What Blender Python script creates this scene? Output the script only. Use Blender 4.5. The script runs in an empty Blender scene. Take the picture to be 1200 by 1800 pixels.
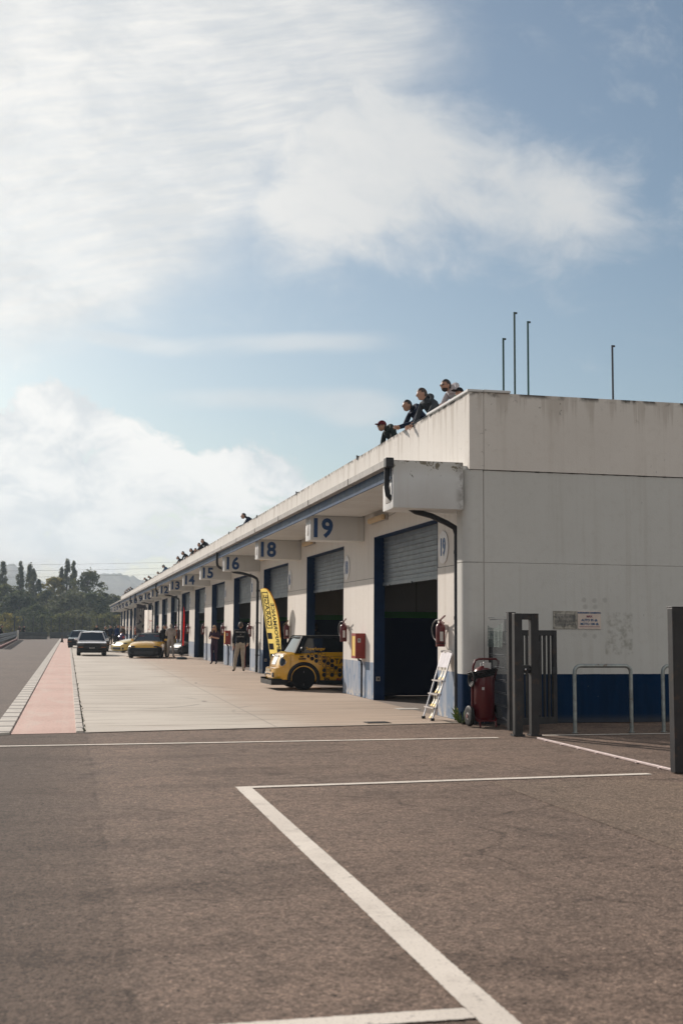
import bpy, bmesh, math, random
from mathutils import Vector, Matrix, Euler, noise as mnoise
R = math.radians
random.seed(7)
scene = bpy.context.scene
COL = scene.collection

# ------------------------------------------------------------------ nodes
class N:
    def __init__(s, nt):
        s.nt = nt
    def node(s, t, **kw):
        n = s.nt.nodes.new(t)
        for k, v in kw.items():
            setattr(n, k, v)
        return n
    def put(s, sock, v):
        if v is None:
            return
        if hasattr(v, 'links') and hasattr(v, 'node'):
            s.nt.links.new(v, sock)
        else:
            if sock.type == 'RGBA' and len(v) == 3:
                v = (*v, 1)
            sock.default_value = v
    def m(s, op, a, b=None, c=None, clamp=False):
        n = s.node('ShaderNodeMath', operation=op, use_clamp=clamp)
        s.put(n.inputs[0], a); s.put(n.inputs[1], b); s.put(n.inputs[2], c)
        return n.outputs[0]
    def mix(s, f, a, b, mode='MIX'):
        n = s.node('ShaderNodeMix', data_type='RGBA', blend_type=mode)
        s.put(n.inputs[0], f); s.put(n.inputs[6], a); s.put(n.inputs[7], b)
        return n.outputs[2]
    def pos(s):
        return s.node('ShaderNodeNewGeometry').outputs['Position']
    def obj(s):
        return s.node('ShaderNodeTexCoord').outputs['Object']
    def sep(s, v):
        n = s.node('ShaderNodeSeparateXYZ'); s.put(n.inputs[0], v)
        return n.outputs
    def comb(s, x, y, z):
        n = s.node('ShaderNodeCombineXYZ')
        for i, v in enumerate((x, y, z)):
            s.put(n.inputs[i], v)
        return n.outputs[0]
    def scale(s, v, sc):
        n = s.node('ShaderNodeVectorMath', operation='MULTIPLY'); s.put(n.inputs[0], v); n.inputs[1].default_value = sc
        return n.outputs[0]
    def noise(s, v, sc=1.0, det=3.0, rough=.55, dist=0.0):
        n = s.node('ShaderNodeTexNoise')
        s.put(n.inputs['Vector'], v)
        n.inputs['Scale'].default_value = sc; n.inputs['Detail'].default_value = det
        n.inputs['Roughness'].default_value = rough; n.inputs['Distortion'].default_value = dist
        return n.outputs['Fac']
    def smooth(s, v, a, b):
        n = s.node('ShaderNodeMapRange', interpolation_type='SMOOTHSTEP')
        s.put(n.inputs[0], v); s.put(n.inputs[1], a); s.put(n.inputs[2], b)
        return n.outputs[0]
    def lin(s, v, a, b, c=0.0, d=1.0):
        n = s.node('ShaderNodeMapRange')
        s.put(n.inputs[0], v)
        for i, q in enumerate((a, b, c, d)):
            s.put(n.inputs[i + 1], q)
        return n.outputs[0]

def new_mat(name):
    m = bpy.data.materials.new(name); m.use_nodes = True
    nt = m.node_tree
    b = nt.nodes['Principled BSDF']
    return m, N(nt), b

def mat(name, col, rough=.6, metal=0.0, var=.1, vs=6.0, bump=0.0, bs=60.0, spec=.5, coat=0.0):
    m, n, b = new_mat(name)
    o = n.obj()
    f = n.noise(o, vs, 4)
    k = n.lin(f, .3, .7, 1 - var, 1 + var)
    vm = n.node('ShaderNodeVectorMath', operation='SCALE')
    vm.inputs[0].default_value = col; n.put(vm.inputs['Scale'], k)
    n.put(b.inputs['Base Color'], vm.outputs[0])
    b.inputs['Roughness'].default_value = rough
    r2 = n.lin(n.noise(o, vs * 2.3, 3), .3, .7, max(.02, rough * .85), min(1, rough * 1.12))
    n.put(b.inputs['Roughness'], r2)
    b.inputs['Metallic'].default_value = metal
    b.inputs['Specular IOR Level'].default_value = spec
    b.inputs['Coat Weight'].default_value = coat
    if bump:
        bp = n.node('ShaderNodeBump'); bp.inputs['Strength'].default_value = bump; bp.inputs['Distance'].default_value = .01
        n.put(bp.inputs['Height'], n.noise(o, bs, 3)); n.put(b.inputs['Normal'], bp.outputs[0])
    return m

# ------------------------------------------------------------------ mesh builder
class MB:
    def __init__(s):
        s.v = []; s.f = []; s.mi = []
    def add(s, vs, fs, mi=0, M=None):
        o = len(s.v)
        if M is not None:
            vs = [M @ Vector(p) for p in vs]
        s.v += [tuple(p) for p in vs]
        s.f += [tuple(i + o for i in f) for f in fs]
        s.mi += [mi] * len(fs)
    def box(s, x0, x1, y0, y1, z0, z1, mi=0, M=None):
        vs = [(x, y, z) for z in (z0, z1) for y in (y0, y1) for x in (x0, x1)]
        s.add(vs, [(0, 2, 3, 1), (4, 5, 7, 6), (0, 1, 5, 4), (2, 6, 7, 3), (0, 4, 6, 2), (1, 3, 7, 5)], mi, M)
    def bbox(s, x0, x1, y0, y1, z0, z1, bev=.01, mi=0, M=None):
        bm = bmesh.new()
        bmesh.ops.create_cube(bm, size=1)
        for v in bm.verts:
            v.co = Vector((x0 + (v.co.x + .5) * (x1 - x0), y0 + (v.co.y + .5) * (y1 - y0), z0 + (v.co.z + .5) * (z1 - z0)))
        bmesh.ops.bevel(bm, geom=bm.edges[:], offset=bev, segments=2, affect='EDGES', profile=.5)
        bm.verts.index_update()
        s.add([v.co.copy() for v in bm.verts], [[v.index for v in f.verts] for f in bm.faces], mi, M)
        bm.free()
    def bar(s, p, q, w, h=None, mi=0):
        p = Vector(p); q = Vector(q); h = h or w
        d = q - p; L = d.length
        M = Matrix.Translation(p) @ d.to_track_quat('Z', 'Y').to_matrix().to_4x4()
        s.box(-w / 2, w / 2, -h / 2, h / 2, 0, L, mi, M)
    def tube(s, pts, r, seg=8, mi=0, closed=False, caps=True):
        pts = [Vector(p) for p in pts]; n = len(pts)
        rs = r if isinstance(r, (list, tuple)) else [r] * n
        rings = []; up = None
        for i in range(n):
            if closed:
                t = pts[(i + 1) % n] - pts[i - 1]
            else:
                t = pts[min(i + 1, n - 1)] - pts[max(i - 1, 0)]
            t.normalize()
            if up is None:
                up = Vector((0, 0, 1)) if abs(t.z) < .9 else Vector((1, 0, 0))
            a = t.cross(up)
            if a.length < 1e-5:
                a = t.orthogonal()
            a.normalize(); b = a.cross(t).normalized(); up = b
            rings.append([pts[i] + (a * math.cos(2 * math.pi * k / seg) + b * math.sin(2 * math.pi * k / seg)) * rs[i] for k in range(seg)])
        vs = [p for g in rings for p in g]; fs = []
        for i in range(n if closed else n - 1):
            j = (i + 1) % n
            for k in range(seg):
                k2 = (k + 1) % seg
                fs.append((i * seg + k, i * seg + k2, j * seg + k2, j * seg + k))
        if caps and not closed:
            fs.append(tuple(range(seg))[::-1]); fs.append(tuple((n - 1) * seg + k for k in range(seg)))
        s.add(vs, fs, mi)
    def lathe(s, prof, seg=20, mi=0, M=None):
        # prof [(r,z)]
        vs = []; fs = []
        for r, z in prof:
            for k in range(seg):
                a = 2 * math.pi * k / seg
                vs.append((r * math.cos(a), r * math.sin(a), z))
        for i in range(len(prof) - 1):
            for k in range(seg):
                k2 = (k + 1) % seg
                fs.append((i * seg + k, i * seg + k2, (i + 1) * seg + k2, (i + 1) * seg + k))
        fs.append(tuple(range(seg))[::-1]); n = len(prof) - 1
        fs.append(tuple(n * seg + k for k in range(seg)))
        s.add(vs, fs, mi, M)
    def prism(s, poly, z0, z1, mi=0, M=None):
        n = len(poly)
        vs = [(x, y, z0) for x, y in poly] + [(x, y, z1) for x, y in poly]
        fs = [tuple(range(n))[::-1], tuple(range(n, 2 * n))] + [(i, (i + 1) % n, n + (i + 1) % n, n + i) for i in range(n)]
        s.add(vs, fs, mi, M)
    def sphere(s, c, r, seg=12, rings=8, mi=0, M=None, fn=None):
        if not isinstance(r, (list, tuple)):
            r = (r, r, r)
        vs = []; fs = []
        for i in range(rings + 1):
            th = math.pi * i / rings
            for k in range(seg):
                a = 2 * math.pi * k / seg
                d = Vector((math.sin(th) * math.cos(a), math.sin(th) * math.sin(a), math.cos(th)))
                p = Vector((c[0] + d.x * r[0], c[1] + d.y * r[1], c[2] + d.z * r[2]))
                vs.append(fn(p, d) if fn else p)
        for i in range(rings):
            for k in range(seg):
                k2 = (k + 1) % seg
                fs.append((i * seg + k, (i + 1) * seg + k, (i + 1) * seg + k2, i * seg + k2))
        s.add(vs, fs, mi, M)
    def quad(s, a, b, c, d, mi=0):
        s.add([a, b, c, d], [(0, 1, 2, 3)], mi)
    def text(s, body, size, M, ext=.002, off=0.0, mi=0, sx=1.0, align='CENTER', spacing=1.0):
        cu = bpy.data.curves.new('lettering', 'FONT')
        cu.body = body; cu.size = size; cu.extrude = ext; cu.offset = off
        cu.align_x = align; cu.align_y = 'CENTER'; cu.resolution_u = 3; cu.space_character = spacing
        ob = bpy.data.objects.new('lettering', cu); COL.objects.link(ob)
        dg = bpy.context.evaluated_depsgraph_get()
        me = ob.evaluated_get(dg).to_mesh()
        S = Matrix.Diagonal((sx, 1, 1, 1))
        s.add([v.co.copy() for v in me.vertices], [tuple(p.vertices) for p in me.polygons], mi, M @ S)
        ob.evaluated_get(dg).to_mesh_clear()
        bpy.data.objects.remove(ob); bpy.data.curves.remove(cu)
    def build(s, name, mats, parent=None, smooth=None, recalc=True, loc=None):
        me = bpy.data.meshes.new(name)
        me.from_pydata(s.v, [], s.f)
        if not isinstance(mats, (list, tuple)):
            mats = [mats]
        for m in mats:
            me.materials.append(m)
        for p, i in zip(me.polygons, s.mi):
            p.material_index = i
        if recalc:
            bm = bmesh.new(); bm.from_mesh(me)
            bmesh.ops.recalc_face_normals(bm, faces=bm.faces[:])
            bm.to_mesh(me); bm.free()
        if smooth is not None:
            me.shade_smooth()
            me.set_sharp_from_angle(angle=R(smooth))
        o = bpy.data.objects.new(name, me); COL.objects.link(o)
        if parent is not None:
            o.parent = parent
        if loc is not None:
            o.location = loc
        return o

def tag(o, label=None, cat=None, group=None, kind=None):
    for k, v in (('label', label), ('category', cat), ('group', group), ('kind', kind)):
        if v:
            o[k] = v
    return o
def thing(name, label, cat, loc=(0, 0, 0), rz=0, group=None, kind=None):
    o = bpy.data.objects.new(name, None); COL.objects.link(o)
    o.location = loc; o.rotation_euler = (0, 0, rz)
    o.empty_display_size = .1
    return tag(o, label, cat, group, kind)
def dup(o, loc=None, rz=None, label=None, parent=None, group=None):
    c = o.copy(); COL.objects.link(c)
    if parent is not None:
        c.parent = parent
    if loc is not None:
        c.location = loc
    if rz is not None:
        c.rotation_euler = (0, 0, rz)
    if label:
        c['label'] = label
    if group:
        c['group'] = group
    for ch in list(o.children):
        dup(ch, parent=c)
    return c
def struct(o):
    o['kind'] = 'structure'; return o
def TR(x, y, z, rx=0, ry=0, rz=0):
    return Matrix.Translation((x, y, z)) @ Euler((rx, ry, rz)).to_matrix().to_4x4()

# frames for lettering: on a face looking along -Y (reads left to right along +X) / along -X (reads along -Y)
FACE_Y = lambda x, y, z: TR(x, y, z, R(90), 0, 0)
FACE_X = lambda x, y, z: Matrix.Translation((x, y, z)) @ Matrix(((0, 0, -1, 0), (-1, 0, 0, 0), (0, 1, 0, 0), (0, 0, 0, 1)))
SUN_STRENGTH = 4.9
SKY_STRENGTH = .10
EXPOSURE = 0.0
HAZE = .00036
# ------------------------------------------------------------------ building dimensions (metres)
XF, YE, PITCH, R0, DW = 6.70, 19.20, 7.80, 21.20, 4.75
NB = 18
NUMS = [19, 18, 16, 15, 14, 13, 12, 11, 10, 9, 8, 7, 6, 5, 4, 3, 2, 1]
Rk = [R0 + PITCH * k for k in range(NB)]
YEND = Rk[-1] + DW + .75
ZD, ZJ1, ZJ2, ZB, ZP, ZROOF = 3.65, 4.33, 2.73, .83, 5.68, 4.88

# ------------------------------------------------------------------ wall paint
def wall_mat(name, kind):
    m, n, b = new_mat(name)
    p = n.pos(); X, Y, Z = n.sep(p)
    white = n.mix(n.smooth(n.noise(p, .7, 5), .35, .7), (.72, .69, .645), (.685, .655, .61))
    white = n.mix(n.m('MULTIPLY', n.smooth(n.noise(p, 9, 4), .5, .75), .25), white, (.58, .54, .49))
    along = Y if kind == 'facade' else X
    run = n.noise(n.comb(n.m('MULTIPLY', X, 7), n.m('MULTIPLY', Y, 7), n.m('MULTIPLY', Z, .25)), 1, 4, .6)
    st = n.m('MULTIPLY', n.smooth(run, .5, .72), .16 if kind == 'end' else .26)
    white = n.mix(st, white, (.45, .40, .34))
    # stains running down from the parapet top
    topd = n.m('SUBTRACT', ZP, Z)
    reach = n.m('MULTIPLY', n.smooth(run, .38, .72), .75)
    tm = n.m('MULTIPLY', n.smooth(n.m('SUBTRACT', reach, topd), -.05, .3), n.smooth(topd, 1.2, .02))
    white = n.mix(n.m('MULTIPLY', tm, .24 if kind == 'end' else .22), white, (.26, .21, .16))
    edge = n.m('MULTIPLY', n.smooth(topd, .10, .0), n.smooth(n.noise(p, 5, 4), .42, .6))
    white = n.mix(n.m('MULTIPLY', edge, .9), white, (.05, .045, .04))
    # moss and blisters: near the corner and the upper joint
    blob = n.smooth(n.noise(p, 7.5, 5, .65, .6), .62, .69)
    blob2 = n.smooth(n.noise(p, 2.1, 3), .5, .62)
    if kind == 'facade':
        zone = n.m('MULTIPLY', n.smooth(Y, 20.1, 19.4), n.smooth(Z, 4.2, 4.5))
    else:
        near = n.smooth(X, 7.6, 6.7)
        zone = n.m('MULTIPLY', n.smooth(Z, 4.1, 4.6), n.m('ADD', near, n.m('MULTIPLY', n.smooth(topd, .5, .1), .7)))
    white = n.mix(n.m('MULTIPLY', n.m('MULTIPLY', blob, zone), n.m('ADD', blob2, .35), None, True), white, (.055, .05, .035))
    if kind == 'end':
        jn = n.m('ABSOLUTE', n.m('SUBTRACT', Z, ZJ1 - .01))
        jw = n.m('MULTIPLY', n.smooth(n.noise(n.comb(n.m('MULTIPLY', X, 2.2), 0, 0), 2, 4), .3, .8), .022)
        jl = n.m('MULTIPLY', n.smooth(n.m('SUBTRACT', jw, jn), -.004, .012), n.smooth(X, 6.95, 7.5))
        white = n.mix(jl, white, (.03, .026, .02))
        # the pale rectangle of glue and dirt left by a removed notice, and round glue dabs
        d = n.noise(n.comb(X, 0, Z), 8.5, 5, .6, .1)
        bx = n.m('MULTIPLY', n.m('MULTIPLY', n.smooth(X, 9.10, 9.14), n.smooth(X, 9.66, 9.62)), n.m('MULTIPLY', n.smooth(Z, 1.14, 1.2), n.smooth(Z, 1.92, 1.86)))
        white = n.mix(n.m('MULTIPLY', bx, n.m('MULTIPLY', n.smooth(d, .42, .66), .55)), white, (.30, .28, .235))
        for (cx, cz) in ((8.73, 2.11), (8.93, 2.1), (9.12, 2.11), (8.75, 1.99), (8.94, 1.99), (8.74, 1.5), (8.92, 1.48)):
            q = n.node('ShaderNodeVectorMath', operation='DISTANCE')
            n.put(q.inputs[0], n.comb(n.m('ADD', X, n.m('MULTIPLY', d, .06)), 0, Z)); q.inputs[1].default_value = (cx + .03, 0, cz)
            white = n.mix(n.m('MULTIPLY', n.smooth(q.outputs['Value'], .055, .03), .35), white, (.36, .34, .31))
        scr = n.smooth(n.noise(n.comb(n.m('MULTIPLY', X, 3), 0, n.m('MULTIPLY', Z, 1.2)), 6, 2), .72, .75)
        white = n.mix(n.m('MULTIPLY', scr, .3), white, (.3, .28, .25))
    # blue base band: chalky and washed on the sunny front, deep on the gable
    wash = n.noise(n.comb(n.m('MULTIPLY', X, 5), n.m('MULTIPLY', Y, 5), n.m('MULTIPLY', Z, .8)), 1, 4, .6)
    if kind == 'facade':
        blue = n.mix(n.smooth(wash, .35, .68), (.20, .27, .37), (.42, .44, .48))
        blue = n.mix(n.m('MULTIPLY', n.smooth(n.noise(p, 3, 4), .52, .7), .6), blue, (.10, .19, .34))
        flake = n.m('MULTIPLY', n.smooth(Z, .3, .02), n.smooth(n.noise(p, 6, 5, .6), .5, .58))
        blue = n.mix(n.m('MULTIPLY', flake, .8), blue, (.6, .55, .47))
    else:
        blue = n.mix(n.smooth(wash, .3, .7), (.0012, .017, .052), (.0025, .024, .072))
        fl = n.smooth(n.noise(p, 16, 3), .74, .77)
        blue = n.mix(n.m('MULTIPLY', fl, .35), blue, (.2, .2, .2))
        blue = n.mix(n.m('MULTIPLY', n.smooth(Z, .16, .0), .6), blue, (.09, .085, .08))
    zb = n.m('ADD', ZB, n.m('ADD', n.m('MULTIPLY', n.m('SUBTRACT', n.noise(p, 3, 2), .5), .012), n.m('MULTIPLY', n.m('SUBTRACT', n.noise(p, 30, 2), .5), .01)))
    base = n.mix(n.m('LESS_THAN', Z, zb), white, blue)
    n.put(b.inputs['Base Color'], base)
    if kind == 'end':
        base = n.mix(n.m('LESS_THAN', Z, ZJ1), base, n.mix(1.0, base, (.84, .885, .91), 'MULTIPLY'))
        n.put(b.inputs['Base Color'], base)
    b.inputs['Roughness'].default_value = .78; b.inputs['Specular IOR Level'].default_value = .06
    bp = n.node('ShaderNodeBump'); bp.inputs['Strength'].default_value = .25; bp.inputs['Distance'].default_value = .01
    n.put(bp.inputs['Height'], n.noise(p, 40, 4)); n.put(b.inputs['Normal'], bp.outputs[0])
    return m
M_FAC = wall_mat('facade_paint', 'facade')
M_END = wall_mat('gable_paint', 'end')

def concrete_white(name, moss=0.0):
    m, n, b = new_mat(name)
    p = n.pos(); X, Y, Z = n.sep(p)
    c = n.mix(n.smooth(n.noise(p, 1.2, 5), .35, .7), (.655, .67, .665), (.60, .61, .605))
    run = n.noise(n.comb(n.m('MULTIPLY', X, 6), n.m('MULTIPLY', Y, 6), n.m('MULTIPLY', Z, .4)), 1, 4, .6)
    c = n.mix(n.m('MULTIPLY', n.smooth(run, .5, .75), .3), c, (.50, .44, .38))
    if moss:
        edge = n.smooth(Z, 4.12, 4.46)
        bl = n.smooth(n.noise(p, 8, 5, .65, .8), n.lin(edge, 0, 1, .66, .50), n.lin(edge, 0, 1, .72, .57))
        c = n.mix(n.m('MULTIPLY', bl, n.smooth(Z, 4.05, 4.2)), c, n.mix(n.noise(p, 20, 2), (.03, .03, .03), (.13, .11, .05)))
        c = n.mix(n.m('MULTIPLY', n.smooth(Z, 4.14, 4.4), .35), c, (.42, .37, .29))
        c = n.mix(n.m('MULTIPLY', n.m('MULTIPLY', n.smooth(X, 6.35, 6.52), n.smooth(n.noise(p, 6, 4), .4, .65)), .7), c, (.12, .10, .08))
        c = n.mix(n.m('MULTIPLY', n.smooth(n.noise(n.comb(n.m('MULTIPLY', X, 3), 0, 0), 2.5, 4), .3, .6), n.smooth(Z, 4.425, 4.445)), c, (.02, .02, .022))
    n.put(b.inputs['Base Color'], c); b.inputs['Roughness'].default_value = .75
    bp = n.node('ShaderNodeBump'); bp.inputs['Strength'].default_value = .3; bp.inputs['Distance'].default_value = .01
    n.put(bp.inputs['Height'], n.noise(p, 35, 4)); n.put(b.inputs['Normal'], bp.outputs[0])
    return m
M_CON = concrete_white('canopy_paint'); M_CONM = concrete_white('canopy_end_paint', 1)
M_NAVY = mat('navy_paint', (.005, .026, .085), .5, var=.2, vs=2, spec=.15)
M_FASCIA = mat('fascia_blue', (.011, .045, .115), .5, var=.25, vs=3, spec=.2)
M_NUM = mat('number_blue', (.012, .065, .205), .5, var=.12, vs=8)
M_GUT = mat('gutter_grey', (.34, .32, .30), .5, var=.2, vs=5)
M_BLACK = mat('pipe_black', (.010, .012, .017), .5, var=.3, vs=6)
M_SHUT = mat('shutter_steel', (.125, .145, .168), .45, .25, var=.2, vs=3)
M_DARK = mat('dark_steel', (.02, .022, .026), .5, var=.2)
M_ROOF = mat('roof_membrane', (.16, .155, .15), .8, var=.2, vs=1.5)

def interior_mat():
    m, n, b = new_mat('garage_partition_paint')
    p = n.pos(); X, Y, Z = n.sep(p)
    c = n.mix(n.noise(p, 1.5, 4), (.26, .265, .27), (.21, .215, .22))
    seam = n.m('LESS_THAN', n.m('ABSOLUTE', n.m('SUBTRACT', n.m('FRACT', n.m('MULTIPLY', X, .8)), .5)), .012)
    c = n.mix(n.m('MULTIPLY', seam, .6), c, (.08, .08, .08))
    c = n.mix(n.m('LESS_THAN', Z, 2.0), c, (.03, .17, .025))
    c = n.mix(n.m('LESS_THAN', Z, 1.85), c, (.006, .014, .05))
    n.put(b.inputs['Base Color'], c); b.inputs['Roughness'].default_value = .8; b.inputs['Specular IOR Level'].default_value = .08
    return m
M_INT = interior_mat()

BLD = thing('pit_building', 'long white pit garage building with blue base band and row of numbered roller doors', 'building', (XF, YE, 0))
def part(mb, name, mats, parent=None, **kw):
    # building pieces are written in world metres: shift them to the building's base
    mb.v = [(x - XF, y - YE, z) for x, y, z in mb.v]
    return mb.build(name, mats, parent or BLD, **kw)

# front wall: piers between the doors, lintel, reveals
mb = MB()
WT = .22
edges = [19.55] + [v for r in Rk for v in (r, r + DW)] + [YEND]
for i in range(0, len(edges), 2):
    y0, y1 = edges[i], edges[i + 1]
    mb.box(XF, XF + WT, y0, y1, 0, ZJ2 - .006)
    mb.box(XF + .004, XF + WT, y0, y1, ZJ2 + .006, ZD)
    mb.box(XF + .02, XF + WT - .02, y0 + .01, y1 - .01, ZJ2 - .02, ZJ2 + .02, 1)
mb.box(XF + .004, XF + WT, 19.55, YEND, ZD, ZJ1 - .006)
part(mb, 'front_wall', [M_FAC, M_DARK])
# blue painted reveals of the door openings
for k, r in enumerate(Rk):
    mb = MB()
    mb.box(XF - .004, XF + WT + .03, r + DW - .012, r + DW + .0, .0, ZD - .012)
    mb.box(XF - .004, XF + WT + .03, r, r + .012, .0, ZD - .012)
    mb.box(XF - .004, XF + WT + .03, r, r + DW, ZD - .012, ZD + .0)
    o = part(mb, 'door_frame', M_NAVY)
# front parapet
mb = MB()
yj = [19.22] + [27.35 + 7.8 * k for k in range(17)] + [YEND]
for a, b_ in zip(yj[:-1], yj[1:]):
    mb.box(XF - .06, XF + .14, a + .004, b_ - .004, ZJ1, ZP)
part(mb, 'front_parapet', [M_FAC])
for y in yj[1:-1]:
    mb = MB(); mb.box(XF - .075, XF + .155, y - .05, y + .03, ZP + .002, ZP + .03)
    mb.box(XF - .09, XF - .07, y - .03, y + .02, ZP - .06, ZP + .05)
    part(mb, 'joint_clip', M_DARK)
mb = MB()
mb.bbox(XF - .10, XF + .18, 19.16, 21.6, ZP + .003, ZP + .045, .006)
mb.bbox(XF + .184, 7.38, 19.14, 19.42, ZP + .003, ZP + .045, .006)
part(mb, 'parapet_coping', M_CON)
# gable wall with rounded corner column
mb = MB()
rr = .17
poly = []
for k in range(7):
    a = R(180 + 90 * k / 6)
    poly.append((6.535 + rr + rr * math.cos(a), YE + rr + rr * math.sin(a)))
poly += [(6.885, YE), (6.885, YE + .36), (6.535, YE + .36)]
mb.prism(poly, 0, ZJ2 - .005); mb.prism(poly, ZJ2 + .005, ZJ1 - .006)
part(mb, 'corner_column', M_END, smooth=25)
mb = MB()
for z0, z1 in ((0, ZJ2 - .004), (ZJ2 + .004, ZJ1 - .012)):
    mb.box(6.902, 11.95, YE + .004, YE + .25, z0, z1)
    mb.box(11.958, 18, YE + .004, YE + .25, z0, z1)
mb.box(6.8, 18, YE + .014, YE + .24, 0.01, ZJ1 - .03, 1)
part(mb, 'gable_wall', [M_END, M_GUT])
mb = MB()
mb.box(XF - .065, 6.89, YE - .02, YE + .215, ZJ1 + .001, ZP)
mb.box(6.902, 11.95, YE - .016, YE + .22, ZJ1 + .001, ZP)
mb.box(11.958, 18, YE - .016, YE + .22, ZJ1 + .001, ZP)
mb.box(6.8, 18, YE - .004, YE + .2, ZJ1 + .004, ZP - .01, 1)
part(mb, 'gable_parapet', [M_END, M_GUT])
# roof, back wall, far wall, partitions
mb = MB(); mb.box(XF + .15, 18, YE + .23, YEND, ZROOF - .35, ZROOF); part(mb, 'roof', M_ROOF)
mb = MB(); mb.box(15.8, 16, YE + .26, YEND, 0, ZROOF - .36); mb.box(XF + .25, 15.79, YEND - .2, YEND, 0, ZROOF - .36); part(mb, 'back_wall', M_INT)
for k in range(NB - 1):
    y = Rk[k] + DW + 1.45
    mb = MB(); mb.box(XF + WT + .01, 15.78, y, y + .16, 0.012, ZROOF - .36); part(mb, 'partition_wall', M_INT)
# canopy slab, fascia, gutter
mb = MB(); mb.box(5.32, XF - .07, 19.32, YEND + .1, 4.20, 4.40); part(mb, 'canopy_slab', M_CON)
mb = MB(); mb.box(5.29, 5.318, 19.33, YEND + .1, 4.13, 4.36); part(mb, 'fascia_strip', M_FASCIA)
mb = MB()
prof = [(5.285, 4.44), (5.275, 4.44), (5.275, 4.365), (5.17, 4.365), (5.17, 4.445), (5.155, 4.445), (5.155, 4.33), (5.285, 4.33)]
ys = [19.3, YEND + .1]
vs = [(x, y, z) for y in ys for x, z in prof]; L_ = len(prof)
mb.add(vs, [(i, (i + 1) % L_, L_ + (i + 1) % L_, L_ + i) for i in range(L_)] + [tuple(range(L_)), tuple(range(L_, 2 * L_))])
for k in range(40):
    y = 22 + 3.9 * k
    if y < YEND:
        mb.box(5.145, 5.285, y, y + .03, 4.32, 4.45)
part(mb, 'gutter', M_GUT)
mb = MB(); mb.bbox(5.15, 5.29, 19.18, 19.34, 4.31, 4.475, .01); part(mb, 'gutter_end_box', M_BLACK)

# canopy brackets with numbers
def bracket(y0, y1, x0=5.41, z0=3.63):
    b_ = MB()
    b_.bbox(x0, XF - .002, y0, y1, z0, 4.196, .012)
    b_.bbox(x0 - .008, x0 + .05, y0 + .2, y1 - .2, z0 + .12, z0 + .40, .004, 1)
    return b_
for k in range(NB):
    y0 = 26.88 + PITCH * k
    o = part(bracket(y0, y0 + .58), 'canopy_bracket', [M_CON, M_GUT], smooth=30)
    t = MB(); t.text(str(NUMS[k]), .60, FACE_Y(0, 0, 0), .003, .019, sx=.92, align='LEFT')
    dx = min(v[0] for v in t.v); zc = (min(v[2] for v in t.v) + max(v[2] for v in t.v)) / 2
    t.v = [(x - dx + 5.49 - XF, y + y0 - .004 - YE, z - zc + 3.915) for x, y, z in t.v]
    t.build('number', M_NUM, o)
o = part(bracket(19.36, 20.05, 5.33), 'canopy_bracket', [M_CON, M_GUT], smooth=30)
mb = MB(); mb.bbox(5.285, 6.53, YE, YE + .13, 3.625, 4.44, .012); part(mb, 'canopy_end_panel', M_CONM, smooth=30)
mb = MB(); mb.box(5.30, 6.53, YE + .14, 19.34, 3.645, 4.42); part(mb, 'canopy_end_infill', M_FASCIA)

# roller shutters (each one mesh, ribbed)
def shutter(bottom):
    b_ = MB(); z = bottom; n_ = int((ZD - .02 - bottom) / .1)
    st = (ZD - .02 - bottom) / n_
    pr = []
    for i in range(n_):
        za = bottom + i * st
        pr += [(6.905, za), (6.905, za + st * .12), (6.925, za + st * .2), (6.925, za + st * .9), (6.905, za + st)]
    pts = [(x, z_) for x, z_ in pr]
    vs = []
    for y in (.03, DW - .03):
        vs += [(x, y, z_) for x, z_ in pts]
    n2 = len(pts)
    b_.add(vs, [(i, i + 1, n2 + i + 1, n2 + i) for i in range(n2 - 1)])
    b_.box(6.895, 6.945, .03, DW - .03, bottom - .07, bottom - .002, 0)
    b_.box(6.935, 6.95, .03, DW - .03, bottom, ZD - .02, 0)
    for k in range(3):
        yy = .6 + k * 1.75
        b_.box(6.88, 6.90, yy, yy + .06, bottom - .09, bottom - .05, 1)
    return b_
bots = [2.62, 2.68, 2.68, 2.66, 2.62, 2.45, 2.66, 2.70, 2.6, 2.66] + [2.65] * 8
cache = {}
for k in range(NB):
    o = None
    s_ = shutter(bots[k])
    s_.v = [(x, y + Rk[k], z) for x, y, z in s_.v]
    part(s_, 'roller_shutter', [M_SHUT, M_DARK])
# downpipes
def downpipe(yb, yp, ys):
    p = MB()
    xg = 5.23
    p.tube([(xg, yb, 4.40), (xg, yb, 4.28), (xg, yb, 3.98), (xg + .02, yb, 3.86), (xg + .09, yb, 3.79), (xg + .24, yb + .04, 3.74)], .046, 10)
    p.tube([(5.68, ys, 3.68), (5.80, ys, 3.61), (6.1, ys * .55 + yp * .45, 3.55), (6.42, yp + .04, 3.44), (6.55, yp, 3.36), (6.59, yp, 3.24), (6.59, yp, 2.6), (6.59, yp, .02)], .05, 10)
    for z in (.6, 1.75, 2.9):
        p.lathe([(.058, z), (.058, z + .06)], 10, 0, Matrix.Translation((6.59, yp, 0)))
        p.box(6.62, 6.71, yp - .012, yp + .012, z + .01, z + .04)
    part(p, 'downpipe', M_BLACK, smooth=40)
downpipe(19.42, 19.74, 19.62)
for k in (2, 6, 9, 10, 13):
    y0 = 26.88 + PITCH * k
    downpipe(y0 + .75, y0 - .25, y0 + .3)
# sockets on the far reveals
for k in range(5):
    y = Rk[k] + DW - .012
    mb = MB(); mb.bbox(6.75, 6.84, y - .04, y - .002, .42, .52, .006); mb.box(6.775, 6.815, y - .046, y - .038, .45, .49, 1)
    part(mb, 'wall_socket', [M_GUT, M_DARK])
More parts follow.
